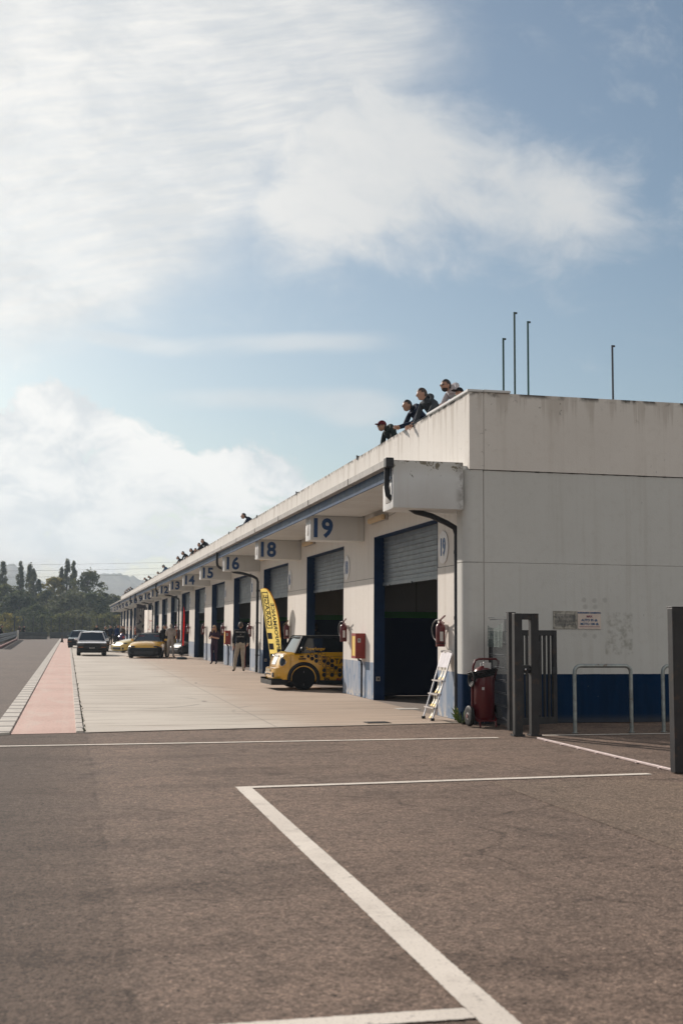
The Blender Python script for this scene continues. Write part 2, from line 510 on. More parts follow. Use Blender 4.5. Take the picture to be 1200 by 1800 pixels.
# ------------------------------------------------------------------ ground
def asphalt(name, warm, dark, patchy=.25, lanes=False):
    m, n, b = new_mat(name)
    p = n.pos()
    X, Y, Z = n.sep(p)
    big = n.noise(p, .35, 4, .6)
    c = n.mix(n.smooth(big, .3, .7), warm, dark)
    blotch = n.noise(p, 2.6, 7, .72)
    c = n.mix(n.m('MULTIPLY', n.smooth(blotch, .49, .66), patchy + .35), c, tuple(v * .50 for v in dark))
    clump = n.noise(p, 12, 5, .78)
    c = n.mix(n.m('MULTIPLY', n.smooth(clump, .50, .68), .62), c, tuple(v * .42 for v in dark))
    c = n.mix(n.m('MULTIPLY', n.smooth(clump, .48, .34), .35), c, tuple(min(1, v * 1.35) for v in warm))
    g = n.noise(p, 55, 3, .75); g2 = n.noise(p, 42, 2, .6)
    c = n.mix(n.m('MULTIPLY', n.smooth(g, .52, .68), .7), c, tuple(min(1, v * 1.7) for v in warm))
    c = n.mix(n.m('MULTIPLY', n.smooth(g, .47, .34), .85), c, tuple(v * .28 for v in dark))
    c = n.mix(n.m('MULTIPLY', n.smooth(g2, .67, .74), .8), c, tuple(min(1, v * 2.6) for v in warm))
    c = n.mix(n.m('MULTIPLY', n.smooth(n.noise(p, 26, 2), .68, .72), .9), c, tuple(v * .14 for v in dark))
    st_ = n.node('ShaderNodeTexVoronoi'); n.put(st_.inputs['Vector'], p); st_.inputs['Scale'].default_value = 80
    tone = n.lin(n.sep(st_.outputs['Color'])[0], 0, 1, .70, 1.30)
    c = n.mix(1.0, c, n.comb(tone, tone, tone), 'MULTIPLY')
    st2 = n.node('ShaderNodeTexVoronoi'); n.put(st2.inputs['Vector'], p); st2.inputs['Scale'].default_value = 24
    tone2 = n.lin(n.sep(st2.outputs['Color'])[1], 0, 1, .88, 1.12)
    c = n.mix(1.0, c, n.comb(tone2, tone2, tone2), 'MULTIPLY')
    if lanes:      # older, darker strip left of the paving joint, the joint itself, worn tracks, old stains, fine cracks
        def dk(c, f, v):
            return n.mix(f, c, (v, v * .985, v * .98), 'MULTIPLY')
        jx = n.m('ADD', X, n.m('MULTIPLY', n.m('SUBTRACT', n.noise(n.comb(0, Y, 0), .8, 3), .5), .10))
        c = dk(c, n.m('MULTIPLY', n.smooth(jx, .36, .24), .30), .55)
        c = dk(c, n.smooth(n.m('ADD', X, n.m('MULTIPLY', n.m('SUBTRACT', big, .5), .8)), .9, -.9), .50)
        jl = n.m('MULTIPLY', n.smooth(n.m('ABSOLUTE', n.m('SUBTRACT', jx, .30)), .035, .008), n.smooth(n.noise(p, 2.2, 4, .6), .40, .58))
        c = dk(c, n.m('MULTIPLY', jl, .45), .45)
        tr = n.noise(n.comb(n.m('MULTIPLY', X, .55), n.m('MULTIPLY', Y, 1.9), 0), .55, 5, .65)
        c = dk(c, n.m('MULTIPLY', n.smooth(tr, .49, .66), .8), .68)
        c = n.mix(n.m('MULTIPLY', n.smooth(tr, .47, .32), .5), c, (1.22, 1.2, 1.18), 'MULTIPLY')
        oil = n.smooth(n.noise(p, 1.1, 3, .5, .6), .64, .72)
        c = dk(c, n.m('MULTIPLY', oil, .6), .5)
        for (ax, bx, w0) in ((.42, -5.3, .11), (.42, -6.8, .11), (-.30, 6.3, .10)):      # faint tyre tracks sweeping over the yard
            tx = n.m('ABSOLUTE', n.m('SUBTRACT', n.m('SUBTRACT', X, n.m('MULTIPLY', Y, ax)), bx))
            c = dk(c, n.m('MULTIPLY', n.m('MULTIPLY', n.smooth(tx, w0, .02), n.smooth(n.noise(n.comb(n.m('MULTIPLY', X, 1), n.m('MULTIPLY', Y, 1), 0), .7, 4, .65), .47, .62)), .55), .6)
        ck = n.node('ShaderNodeTexVoronoi', feature='DISTANCE_TO_EDGE'); ck.inputs['Scale'].default_value = .23
        wv_ = n.node('ShaderNodeVectorMath', operation='MULTIPLY_ADD'); nn_ = n.node('ShaderNodeTexNoise'); n.put(nn_.inputs['Vector'], p); nn_.inputs['Scale'].default_value = 1.3; nn_.inputs['Detail'].default_value = 5
        n.put(wv_.inputs[0], nn_.outputs['Color']); wv_.inputs[1].default_value = (.9, .9, 0); n.put(wv_.inputs[2], p)
        n.put(ck.inputs['Vector'], wv_.outputs[0])
        crack = n.m('MULTIPLY', n.smooth(ck.outputs['Distance'], .005, .0012), n.smooth(n.noise(p, .4, 2), .5, .58))
        c = dk(c, n.m('MULTIPLY', crack, .6), .4)
    n.put(b.inputs['Base Color'], c); b.inputs['Roughness'].default_value = .85
    b.inputs['Specular IOR Level'].default_value = .25
    bp = n.node('ShaderNodeBump'); bp.inputs['Strength'].default_value = 1.0; bp.inputs['Distance'].default_value = .012
    n.put(bp.inputs['Height'], n.m('ADD', g, n.m('MULTIPLY', clump, .6))); n.put(b.inputs['Normal'], bp.outputs[0])
    return m
M_ASP = asphalt('asphalt_warm', (.236, .168, .128), (.185, .136, .107), .25, True)
M_ASP2 = asphalt('asphalt_coarse', (.245, .180, .132), (.195, .146, .112), .10)
M_LANE = asphalt('asphalt_pit_lane', (.165, .132, .112), (.135, .112, .098), .1)

def apron_mat():
    m, n, b = new_mat('apron_concrete')
    p = n.pos(); X, Y, Z = n.sep(p)
    c = n.mix(n.smooth(n.noise(p, .25, 4), .35, .68), (.58, .53, .455), (.50, .45, .38))
    tan = n.m('MULTIPLY', n.smooth(n.m('ADD', X, n.m('MULTIPLY', n.noise(p, .5, 3), 1.6)), 3.4, 5.2), .8)
    c = n.mix(tan, c, (.45, .335, .25))
    br = n.noise(n.comb(n.m('MULTIPLY', X, .35), n.m('MULTIPLY', Y, 3.5), 0), 1.2, 5, .65)
    c = n.mix(n.m('MULTIPLY', n.smooth(br, .48, .68), .68), c, (.27, .215, .17))
    c = n.mix(n.m('MULTIPLY', n.smooth(br, .46, .3), .35), c, (.56, .52, .46))
    c = n.mix(n.m('MULTIPLY', n.smooth(n.noise(p, 14, 4), .55, .75), .3), c, (.26, .22, .18))
    # expansion joints every 5 m and one running along the lane
    def line(v, w):
        return n.m('LESS_THAN', n.m('ABSOLUTE', v), w)
    jx = n.m('SUBTRACT', n.m('FRACT', n.m('DIVIDE', n.m('ADD', Y, 1.2), 5.2)), .5)
    c = n.mix(n.m('MULTIPLY', line(jx, .0022), .55), c, (.16, .14, .12))
    jy = n.m('SUBTRACT', X, n.m('ADD', 3.32, n.m('MULTIPLY', n.m('SUBTRACT', Y, 20), .008)))
    c = n.mix(n.m('MULTIPLY', line(jy, .02), .45), c, (.24, .21, .18))
    # tyre marks: thin arcs of rubber, broken up
    for cx, cy, r, s in ((.2, 26, 2.7, .5), (.1, 26.1, 2.85, .4), (6.5, 22.4, 3.4, .4), (1, 45, 4.6, .6), (9, 34, 5.4, .5), (-3, 38, 6.6, .5), (8, 60, 6, .5)):
        q = n.node('ShaderNodeVectorMath', operation='DISTANCE'); n.put(q.inputs[0], p); q.inputs[1].default_value = (cx, cy, 0)
        d = n.m('ABSOLUTE', n.m('SUBTRACT', q.outputs['Value'], r))
        k = n.m('MULTIPLY', n.smooth(d, .05, .015), n.smooth(n.noise(p, .8, 2), .45, .6))
        c = n.mix(n.m('MULTIPLY', k, s), c, (.12, .10, .09))
    oil = n.smooth(n.noise(p, .9, 3, .5, .5), .68, .74)
    c = n.mix(n.m('MULTIPLY', oil, .35), c, (.18, .15, .13))
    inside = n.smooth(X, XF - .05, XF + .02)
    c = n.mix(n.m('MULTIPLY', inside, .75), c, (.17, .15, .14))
    n.put(b.inputs['Base Color'], c); b.inputs['Roughness'].default_value = .75
    bp = n.node('ShaderNodeBump'); bp.inputs['Strength'].default_value = .3; bp.inputs['Distance'].default_value = .01
    n.put(bp.inputs['Height'], n.noise(p, 50, 4)); n.put(b.inputs['Normal'], bp.outputs[0])
    return m
M_APR = apron_mat()

def strip_mat():
    m, n, b = new_mat('red_strip_paint')
    p = n.pos(); X, Y, Z = n.sep(p)
    c = n.mix(n.smooth(n.noise(p, .5, 4), .35, .68), (.60, .40, .335), (.53, .335, .275))
    worn = n.noise(n.comb(n.m('MULTIPLY', X, 2.5), n.m('MULTIPLY', Y, .6), 0), 1, 5, .6)
    c = n.mix(n.m('MULTIPLY', n.smooth(worn, .48, .7), .6), c, (.58, .47, .40))
    w = n.m('ADD', n.smooth(n.m('ABSOLUTE', n.m('SUBTRACT', X, .0)), .07, .03), n.smooth(n.m('ABSOLUTE', n.m('ADD', X, .60)), .07, .03))
    c = n.mix(n.m('MULTIPLY', w, .22), c, (.6, .45, .38))
    c = n.mix(n.m('MULTIPLY', n.smooth(n.noise(p, 20, 4), .52, .70), .45), c, (.2, .13, .11))
    n.put(b.inputs['Base Color'], c); b.inputs['Roughness'].default_value = .75
    return m
def kerb_mat(name, pitch, gap, base):
    m, n, b = new_mat(name)
    p = n.pos(); X, Y, Z = n.sep(p)
    c = n.mix(n.smooth(n.noise(p, 2, 4), .35, .7), base, tuple(v * .78 for v in base))
    c = n.mix(n.m('MULTIPLY', n.smooth(n.noise(p, 18, 4), .55, .7), .4), c, (.2, .18, .16))
    j = n.m('LESS_THAN', n.m('FRACT', n.m('DIVIDE', Y, pitch)), gap)
    c = n.mix(n.m('MULTIPLY', j, .85), c, (.085, .07, .06))
    n.put(b.inputs['Base Color'], c); b.inputs['Roughness'].default_value = .75
    return m
def line_mat():
    m, n, b = new_mat('road_paint')
    p = n.pos()
    c = n.mix(n.smooth(n.noise(p, 1.5, 4), .35, .7), (.80, .73, .64), (.70, .635, .555))
    c = n.mix(n.m('MULTIPLY', n.smooth(n.noise(p, 60, 3, .7), .56, .70), .6), c, (.40, .35, .30))
    c = n.mix(n.m('MULTIPLY', n.smooth(n.noise(p, 5, 5, .65), .52, .70), .35), c, (.42, .37, .32))
    # worn through to the asphalt: pinholes, rubbed patches, ragged edges
    uv_ = n.node('ShaderNodeUVMap'); e = n.m('ABSOLUTE', n.m('SUBTRACT', n.sep(uv_.outputs[0])[0], .5))
    rag = n.m('ADD', e, n.m('MULTIPLY', n.m('SUBTRACT', n.noise(p, 38, 4, .7), .5), .20))
    worn = n.m('MAXIMUM', n.smooth(rag, .462, .49), n.m('MAXIMUM', n.m('MULTIPLY', n.smooth(n.noise(p, 75, 3, .7), .635, .67), .85), n.m('MULTIPLY', n.smooth(n.noise(p, 7, 6, .75), .60, .68), .6)))
    n.put(b.inputs['Base Color'], c); b.inputs['Roughness'].default_value = .75; b.inputs['Specular IOR Level'].default_value = .2
    n.put(b.inputs['Alpha'], n.m('SUBTRACT', 1.0, worn))
    return m
M_LINE = line_mat()
M_EARTH = mat('dry_grass_earth', (.075, .07, .035), .9, var=.35, vs=.05)

def sheet(name, poly, z, m, sub=None):
    mb_ = MB(); mb_.add([(x, y, z) for x, y in poly], [tuple(range(len(poly)))])
    o = mb_.build(name, m, recalc=False)
    if o.data.polygons[0].normal.z < 0:
        o.data.flip_normals()
    return struct(o)
# ground to the horizon, fine near and coarse far
sheet('ground', [(-2500, -200), (2500, -200), (2500, 4000), (-2500, 4000)], -.02, M_EARTH)
sheet('asphalt', [(-30, -40), (60, -40), (60, 230), (-30, 230)], -.010, M_ASP)
sheet('asphalt_patch', [(4.30, -30), (50, -30), (50, 9.6), (6.9, 10.9), (6.0, 11.85), (4.34, 11.92)], -.0065, M_ASP2)
sheet('pit_lane', [(-1.06, 18.3), (-1.06, 172), (-9, 172), (-20, 18.0)], -.0065, M_LANE)
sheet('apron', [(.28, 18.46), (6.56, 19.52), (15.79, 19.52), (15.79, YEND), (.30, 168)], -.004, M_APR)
sheet('red_strip', [(-.79, 18.30), (.17, 18.42), (.185, 168), (-.86, 168)], -.004, strip_mat())
def slab(name, x0, x1, y0, y1, m, skew=0):
    mb_ = MB()
    mb_.add([(x0, y0, -.01), (x1, y0 + skew, -.01), (x1, y1, -.01), (x0, y1, -.01), (x0 + .01, y0 + .01, .022), (x1 - .01, y0 + skew + .01, .022), (x1 - .01, y1, .022), (x0 + .01, y1, .022)],
            [(4, 5, 6, 7), (0, 1, 5, 4), (1, 2, 6, 5), (2, 3, 7, 6), (3, 0, 4, 7)])
    return struct(mb_.build(name, m))
slab('lane_kerb', -1.08, -.79, 18.1, 168, kerb_mat('kerb_paint', 1.02, .20, (.55, .51, .45)), .2)
slab('apron_kerb', .155, .275, 18.43, 168, kerb_mat('kerb_concrete', .95, .15, (.55, .50, .44)))
# dry earth seam with tufts along the apron kerb
mb = MB()
random.seed(3)
for i in range(170):
    y = 18.6 + (random.random() ** 2.2) * 90
    x = .285 + random.gauss(0, .012); w = random.uniform(.004, .012); h = random.uniform(.006, .03) * (1 + y * .012)
    a = random.random() * 3.1; dx, dy = math.cos(a) * w, math.sin(a) * w
    mb.quad((x - dx, y - dy, 0), (x + dx, y + dy, 0), (x + dx * .3 + random.gauss(0, .015), y + dy * .3, h), (x - dx * .3 + random.gauss(0, .01), y, h * .9))
g_ = mb.build('grass_seam', mat('seam_weed', (.05, .06, .02), .9, var=.4, vs=20)); tag(g_, 'thin line of weeds growing in the gap beside the pale kerb', 'grass', kind='stuff')
mb = MB(); mb.v = []
pts = [(.268 + .012 * math.sin(y * 2.1) + .006 * math.sin(y * 7.7), y) for y in [18.45 + .12 * i for i in range(500)]]
vs = []
for x, y in pts:
    vs += [(x, y, .0), (x + .014, y, .0)]
mb.add(vs, [(2 * i, 2 * i + 1, 2 * i + 3, 2 * i + 2) for i in range(len(pts) - 1)])
struct(mb.build('earth_seam', mat('seam_earth', (.09, .075, .06), .95, var=.3)))
# painted lines
def stripe(pts, w, z=-.0025):
    mb_ = MB(); vs = []
    n_ = len(pts)
    for i, (x, y) in enumerate(pts):
        a = Vector(pts[max(0, i - 1)]); b_ = Vector(pts[min(n_ - 1, i + 1)])
        d = (b_ - a).normalized(); nn = Vector((-d.y, d.x))
        vs += [(x + nn.x * w / 2, y + nn.y * w / 2, z), (x - nn.x * w / 2, y - nn.y * w / 2, z)]
    mb_.add(vs, [(2 * i, 2 * i + 1, 2 * i + 3, 2 * i + 2) for i in range(n_ - 1)])
    return mb_
def paint_line(mb_):
    o_ = mb_.build('road_line', M_LINE, recalc=False)
    uvl = o_.data.uv_layers.new(name='UVMap')
    for lp in o_.data.loops:
        uvl.data[lp.index].uv = (float(lp.vertex_index % 2), 0)
    return struct(o_)
for pts, w in (([(-22, 16.25), (-.83, 16.50), (6.22, 16.74)], .12), ([(1.67, 11.90), (6.34, 12.28)], .125), ([(.2, 4.82), (1.66, 4.82)], .14)):
    paint_line(stripe(pts, w))
paint_line(stripe([(1.745, 11.84), (1.74, 8), (1.745, -10)], .165, -.002))
paint_line(stripe([(6.98, 17.0), (11.6, 17.05)], .10))
# edge curb strip of the apron
mb = stripe([(.28, 18.44), (6.55, 19.49)], .07, .001); struct(mb.build('apron_edge', mat('apron_edge_concrete', (.42, .37, .31), .8, var=.2, vs=8), recalc=False))
# drain grate in the apron
t = thing('drain_grate', 'dark rectangular drain grate set in the pale concrete near the open door', 'drain grate', (5.15, 19.68, 0), R(3))
mb = MB(); mb.box(-.21, .21, -.14, .14, -.003, .004); mb.build('frame', mat('grate_iron', (.06, .05, .045), .6, .6, var=.3), t)
mb = MB()
for i in range(9):
    mb.box(-.19 + i * .042, -.17 + i * .042, -.12, .12, .003, .012)
mb.build('grille', M_DARK, t)
# lying white sheet inside the doorway
o = MB(); o.box(-.22, .22, -.2, .2, 0, .004); o = o.build('paper_sheet', mat('paper_white', (.6, .58, .54), .8), loc=(6.62, 22.95, .002)); tag(o, 'pale sheet lying flat on the concrete in the nearest doorway', 'sheet')
# ------------------------------------------------------------------ far setting
def hills():
    mb_ = MB(); nx, ny = 420, 70
    vs = []
    for j in range(ny):
        for i in range(nx):
            x = -500 + 1000 * i / (nx - 1); y = 900 + 700 * j / (ny - 1)
            px = x / (y + 1.5)
            ridge = 42 + 17 * math.exp(-((px - .034) / .034) ** 2) + 4 * mnoise.noise((x * .006, 3, 0)) + 26 * max(0, min(1, (-.015 - px) / .03))
            t_ = j / (ny - 1)
            h = ridge * (math.sin(min(1, t_ * 1.5) * math.pi / 2)) * (y / 1370)
            h += (6.0 * abs(mnoise.noise((x * .045, y * .04, 1))) + 3.4 * mnoise.noise((x * .12, y * .1, 5)) + 3.0 * abs(mnoise.noise((x * .3, y * .2, 9)))) * min(1, t_ * 4)
            vs.append((x, y, h - 1))
    mb_.add(vs, [(j * nx + i, j * nx + i + 1, (j + 1) * nx + i + 1, (j + 1) * nx + i) for j in range(ny - 1) for i in range(nx - 1)])
    m, n, b = new_mat('wooded_hill')
    p = n.pos()
    c = n.mix(n.smooth(n.noise(p, .03, 5, .65), .35, .65), (.035, .045, .028), (.075, .075, .038))
    n.put(b.inputs['Base Color'], c); b.inputs['Roughness'].default_value = .95
    o_ = mb_.build('hills', m, smooth=60, recalc=False)
    if o_.data.polygons[0].normal.z < 0: o_.data.flip_normals()
    return struct(o_)
hills()

# leafy crowns made of many small leaf faces gathered in clumps
def leaf_mat(name, c1, c2, c3):
    m, n, b = new_mat(name)
    o = n.pos()
    f = n.noise(o, .55, 3); f2 = n.noise(o, 3.2, 2)
    c = n.mix(n.smooth(f, .35, .65), c1, c2); c = n.mix(n.m('MULTIPLY', n.smooth(f2, .5, .7), .7), c, c3)
    n.put(b.inputs['Base Color'], c); b.inputs['Roughness'].default_value = .75
    b.inputs['Specular IOR Level'].default_value = .25
    tr = n.node('ShaderNodeBsdfTranslucent'); n.put(tr.inputs[0], c)
    mx = n.node('ShaderNodeMixShader'); mx.inputs[0].default_value = .48
    n.put(mx.inputs[1], b.outputs[0]); n.put(mx.inputs[2], tr.outputs[0])
    n.put(m.node_tree.nodes['Material Output'].inputs['Surface'], mx.outputs[0])
    return m
LEAF = {'dark': leaf_mat('leaf_dark', (.056, .078, .044), (.092, .112, .054), (.19, .18, .07)),
        'mid': leaf_mat('leaf_mid', (.075, .096, .046), (.13, .14, .056), (.26, .22, .075)),
        'yellow': leaf_mat('leaf_yellow', (.17, .165, .05), (.28, .235, .06), (.36, .28, .07)),
        'grey': leaf_mat('leaf_grey', (.088, .106, .066), (.15, .158, .088), (.26, .24, .12))}
M_BARK = mat('bark', (.09, .075, .06), .9, var=.3)
def crown(h, w, base, kind, rnd, n_clump, leaf, per):
    mb_ = MB()
    clumps = []
    for i in range(n_clump):
        if kind == 'poplar':
            t_ = rnd.random() ** .9; z = base + (h - base) * t_
            rad = w / 2 * (math.sin(min(1, (t_ + .12) * 1.6) * math.pi / 2)) * (1 - t_ ** 3.2 * .93)
            cr = w * .17
        else:
            t_ = rnd.random(); z = base + (h - base) * t_
            rad = w / 2 * math.sqrt(max(0, 1 - (2 * t_ - .85) ** 2 / 1.33)) * rnd.uniform(.75, 1.1)
            cr = w * .125
        a = rnd.random() * 6.283; rr_ = rad * math.sqrt(rnd.uniform(.12, 1))
        clumps.append((rr_ * math.cos(a), rr_ * math.sin(a), z, cr * rnd.uniform(.55, 1.25)))
    for (cx, cy, cz, cr) in clumps:
        for j in range(per):
            d = Vector((rnd.gauss(0, 1), rnd.gauss(0, 1), rnd.gauss(0, 1))).normalized() * cr * rnd.random() ** .45
            if kind == 'poplar': d.z *= 1.9
            else: d.z *= .8
            s_ = leaf * rnd.uniform(.6, 1.3)
            e = Euler((rnd.uniform(-1, 1), rnd.uniform(-1, 1), rnd.random() * 6.28)).to_matrix()
            c = Vector((cx, cy, cz)) + d
            u = e @ Vector((s_, 0, 0)); v = e @ Vector((0, s_ * .6, 0))
            mb_.add([c - u, c + v, c + u, c - v], [(0, 1, 2, 3)])
    return mb_, clumps
def tree(name, label, x, y, h, w, kind, leafk, seed, base=None, n=60, per=26, leaf=.32):
    rnd = random.Random(seed)
    base = base if base is not None else (h * .12 if kind == 'poplar' else h * .16)
    t_ = thing(name, label, 'tree', (x, y, 0), 0, 'trees beyond the track fence')
    c, cl = crown(h, w, base, kind, rnd, n, leaf, per)
    c.build('crown', LEAF[leafk], t_, recalc=False)
    tb = MB(); tr_ = h * .018 + .06
    tb.tube([(0, 0, -.2), (.05, 0, h * .25), (-.04, .05, h * .55), (.02, 0, h * .9)], [tr_ * 1.5, tr_, tr_ * .65, tr_ * .2], 7)
    for cx, cy, cz, cr in cl[::max(1, len(cl) // 14)]:
        z0 = max(base * .8, cz - h * .16)
        tb.tube([(0, 0, z0), (cx * .5, cy * .5, (z0 + cz) / 2 + .1), (cx, cy, cz)], [tr_ * .45, tr_ * .3, tr_ * .1], 5)
    tb.build('trunk', M_BARK, t_)
    return t_
# px centre, distance, height, width  -> each tree stands where the photo shows it
def TX(px, Y): return (px - 120.6) * (Y + 1.5) / 2189
T = [('poplar_tree', 'slim dark poplar at the left edge of the tree line', 5, 262, 15.2, 2.6, 'poplar', 'grey'),
     ('poplar_tree', 'left one of two tall slim poplars left of the misty gap', 35, 266, 15.3, 2.2, 'poplar', 'grey'),
     ('poplar_tree', 'right one of two tall slim poplars left of the misty gap', 51, 268, 15.0, 2.5, 'poplar', 'grey'),
     ('poplar_tree', 'taller stem of the forked poplar between lower round trees', 58, 258, 13.4, 2.2, 'poplar', 'grey'),
     ('poplar_tree', 'shorter right stem of the forked poplar between lower round trees', 67, 259, 11.4, 1.9, 'poplar', 'dark'),
     ('poplar_tree', 'tallest dark poplar in the middle of the central clump', 116, 268, 16.0, 2.5, 'poplar', 'grey'),
     ('poplar_tree', 'dark poplar right of the tallest one in the central clump', 127, 270, 15.9, 2.3, 'poplar', 'mid'),
     ('poplar_tree', 'small poplar left of the tallest one in the central clump', 106, 272, 14.6, 2.2, 'poplar', 'grey'),
     ('broadleaf_tree', 'broad yellowing tree right of the dark poplars in the central clump', 151, 262, 13.6, 8.4, 'round', 'mid'),
     ('broadleaf_tree', 'yellow green tree left of the dark poplars in the central clump', 94, 268, 12.2, 7.0, 'round', 'yellow'),
     ('broadleaf_tree', 'round dark tree at the left edge below the poplars', 8, 246, 9.6, 8.5, 'round', 'mid'),
     ('broadleaf_tree', 'round dark bushy tree below the twin poplars', 36, 240, 8.2, 8.0, 'round', 'dark'),
     ('broadleaf_tree', 'olive tree with yellow top between the forked poplar and the central clump', 81, 250, 8.8, 5.0, 'round', 'mid'),
     ('broadleaf_tree', 'wide grey green tree in front of the central clump', 122, 236, 8.0, 10.0, 'round', 'grey'),
     ('broadleaf_tree', 'dark round tree at the right foot of the central clump', 158, 240, 8.2, 8.6, 'round', 'dark'),
     ('broadleaf_tree', 'pale tree nearest to the far end of the garages', 196, 270, 8.6, 7.2, 'round', 'grey'),
     ('broadleaf_tree', 'dark tree with an orange top left of the palest one', 180, 262, 8.8, 5.2, 'round', 'mid'),
     ('broadleaf_tree', 'low dark tree under the forked poplar', 62, 226, 5.2, 7.0, 'round', 'dark'),
     ('broadleaf_tree', 'low dark tree just left of the far garages', 205, 250, 6.0, 8.0, 'round', 'dark'),
     ('broadleaf_tree', 'tree partly hidden behind the far end of the garages', 222, 266, 8.2, 7.0, 'round', 'mid')]
for i, (nm, lb, px, Y, h, w, k, lf) in enumerate(T):
    tree(nm, lb, TX(px, Y), Y, h, w, k, lf, 100 + i, n=int(46 + w * 7) if k == 'round' else 95, per=30, leaf=.34 if k == 'round' else .24)
shr = [(14, 205, 3.6, 5.2, 'yellow', 'yellowish shrub behind the left fence'), (40, 208, 3.4, 6.5, 'dark', 'dark shrub behind the left fence posts'), (112, 200, 3.5, 6, 'mid', 'green shrub behind the middle of the fence'), (133, 204, 4.2, 6, 'grey', 'pale grey shrub behind the fence'),
       (160, 206, 4.0, 6.5, 'mid', 'leafy shrub behind the right part of the fence'), (84, 206, 3.4, 6, 'dark', 'dark shrub behind the strutted fence post'), (186, 198, 3.6, 6, 'mid', 'green shrub behind the fence near the garages'), (205, 200, 3.3, 5, 'yellow', 'light green shrub beside the last garage')]
for i, (px, Y, h, w, lf, lb) in enumerate(shr):
    t = thing('shrub', lb, 'shrub', (TX(px, Y), Y, 0), 0, 'shrubs behind the track fence')
    rnd = random.Random(300 + i); c, cl = crown(h, w, .3, 'round', rnd, 60, .2, 26); c.build('foliage', LEAF[lf], t, recalc=False)
    b_ = MB()
    for cx, cy, cz, cr in cl[::6]:
        b_.tube([(cx * .1, cy * .1, -.1), (cx * .5, cy * .5, cz * .55), (cx, cy, cz)], [.05, .035, .015], 5)
    b_.build('stem', M_BARK, t)
# far wood that closes the view behind the trees
mb = MB(); rnd = random.Random(5)
for i in range(5200):
    x = rnd.uniform(-120, 75); y = rnd.uniform(290, 330); h = 5.2 + 2.2 * mnoise.noise((x * .09, y * .02, 0)) + 1.2 * mnoise.noise((x * .3, y * .1, 4))
    z = h * rnd.random() ** .55
    s_ = rnd.uniform(.5, .95); e = Euler((rnd.uniform(-1.2, 1.2), rnd.uniform(-1, 1), rnd.random() * 6.28)).to_matrix()
    c = Vector((x, y, z)); u = e @ Vector((s_, 0, 0)); v = e @ Vector((0, s_ * .7, 0))
    mb.add([c - u, c + v, c + u, c - v], [(0, 1, 2, 3)])
tag(mb.build('wood', LEAF['dark'], recalc=False), 'low dark wood filling the background behind the single trees', 'wood', kind='stuff')
# mesh fence across the end of the pit lane
M_POST = mat('fence_post_steel', (.055, .06, .06), .6, .3, var=.2)
YF = 176.0
t = thing('mesh_fence', 'tall wire mesh fence on dark posts crossing the end of the pit lane', 'fence', (-5, YF, 0))
for i, px in enumerate([28, 43, 60, 75, 91, 105, 120, 132, 145, 158, 171, 184, 197, 210]):
    x = TX(px, YF) + 5
    mb = MB(); mb.tube([(x, 0, 0), (x, 0, 3.0)], .085, 6)
    if px in (28, 120):
        mb.tube([(x + .05, 0, 2.6), (x + 1.5, .1, 0)], .04, 6)
        mb.tube([(x, 0, 3.0), (x, 0, 3.6)], .04, 6)
    mb.build('post', M_POST, t)
mb = MB(); x0, x1 = TX(27, YF) + 5, TX(212, YF) + 5
for i in range(17):
    z = .1 + i * .175; mb.box(x0, x1, -.008, .008, z, z + .016)
nn = int((x1 - x0) / .175)
for i in range(nn):
    x = x0 + i * .175; mb.box(x, x + .016, -.018, -.010, .05, 2.95)
mb.build('wire_mesh', M_POST, t)
# fence running towards us on the left
YA, YB = 120, 174
t = thing('mesh_fence', 'wire mesh fence on posts along the left side of the pit lane', 'fence', (-9.6, YA, 0))
for i in range(10):
    y = i * 6
    mb = MB(); mb.tube([(0, y, 0), (0, y, 2.75)], .08, 6); mb.build('post', M_POST, t)
mb = MB()
for i in range(15):
    z = .1 + i * .18; mb.box(-.008, .008, 0, 54, z, z + .016)
for i in range(300):
    mb.box(-.018, -.01, i * .18, i * .18 + .018, .05, 2.7)
mb.build('wire_mesh', M_POST, t)
# barriers
M_ARM = mat('barrier_steel', (.10, .108, .112), .5, .5, var=.25, vs=1)
M_ARMD = mat('barrier_dark', (.075, .085, .09), .6, .3, var=.3, vs=1)
M_RED = mat('kerb_red_paint', (.17, .06, .05), .7, var=.25)
M_WHITE = mat('white_paint', (.72, .70, .66), .6, var=.08)
def armco(name, label, p, q, zs, m, base=None):
    p = Vector(p); q = Vector(q); d = q - p
    t_ = thing(name, label, 'barrier', (p.x, p.y, 0), math.atan2(d.y, d.x))
    Lh = d.length
    for z in zs:
        b_ = MB(); pr = [(0, 0), (-.05, .05), (-.05, .09), (-.01, .14), (-.05, .19), (-.05, .23), (0, .28), (.02, .28), (.02, 0)]
        nn_ = len(pr); vs = [(x, y_, z + z_) for x in (0, Lh) for y_, z_ in pr]
        b_.add(vs, [(i, (i + 1) % nn_, nn_ + (i + 1) % nn_, nn_ + i) for i in range(nn_)] + [tuple(range(nn_)), tuple(range(nn_, 2 * nn_))])
        b_.build('rail', m, t_)
    k = int(Lh / 4) + 1
    for i in range(k):
        b_ = MB(); x = min(i * 4 + .1, Lh - .1); b_.box(x - .05, x + .05, .03, .13, 0, zs[-1] + .3); b_.build('post', M_POST, t_)
    if base:
        b_ = MB(); b_.box(0, Lh, -.12, .2, 0, base); b_.build('foot_wall', M_RED, t_)
    return t_
armco('guard_rail', 'grey steel guard rail on a low red base at the left edge', (-4.8, 88), (-6.1, 150), [.42, .75], M_ARM, .16)
armco('guard_rail', 'dark guard rail across the lane end', (-6.0, 152), (-2.55, 153), [.06, .36, .66], M_ARMD)
armco('guard_rail', 'low dark guard rail before the fence', (-2.4, 165), (1.4, 165.5), [.06, .34, .62], M_ARMD)
armco('guard_rail', 'low dark guard rail behind the parked cars', (1.6, 168), (8.4, 168.5), [.06, .34, .62], M_ARMD)
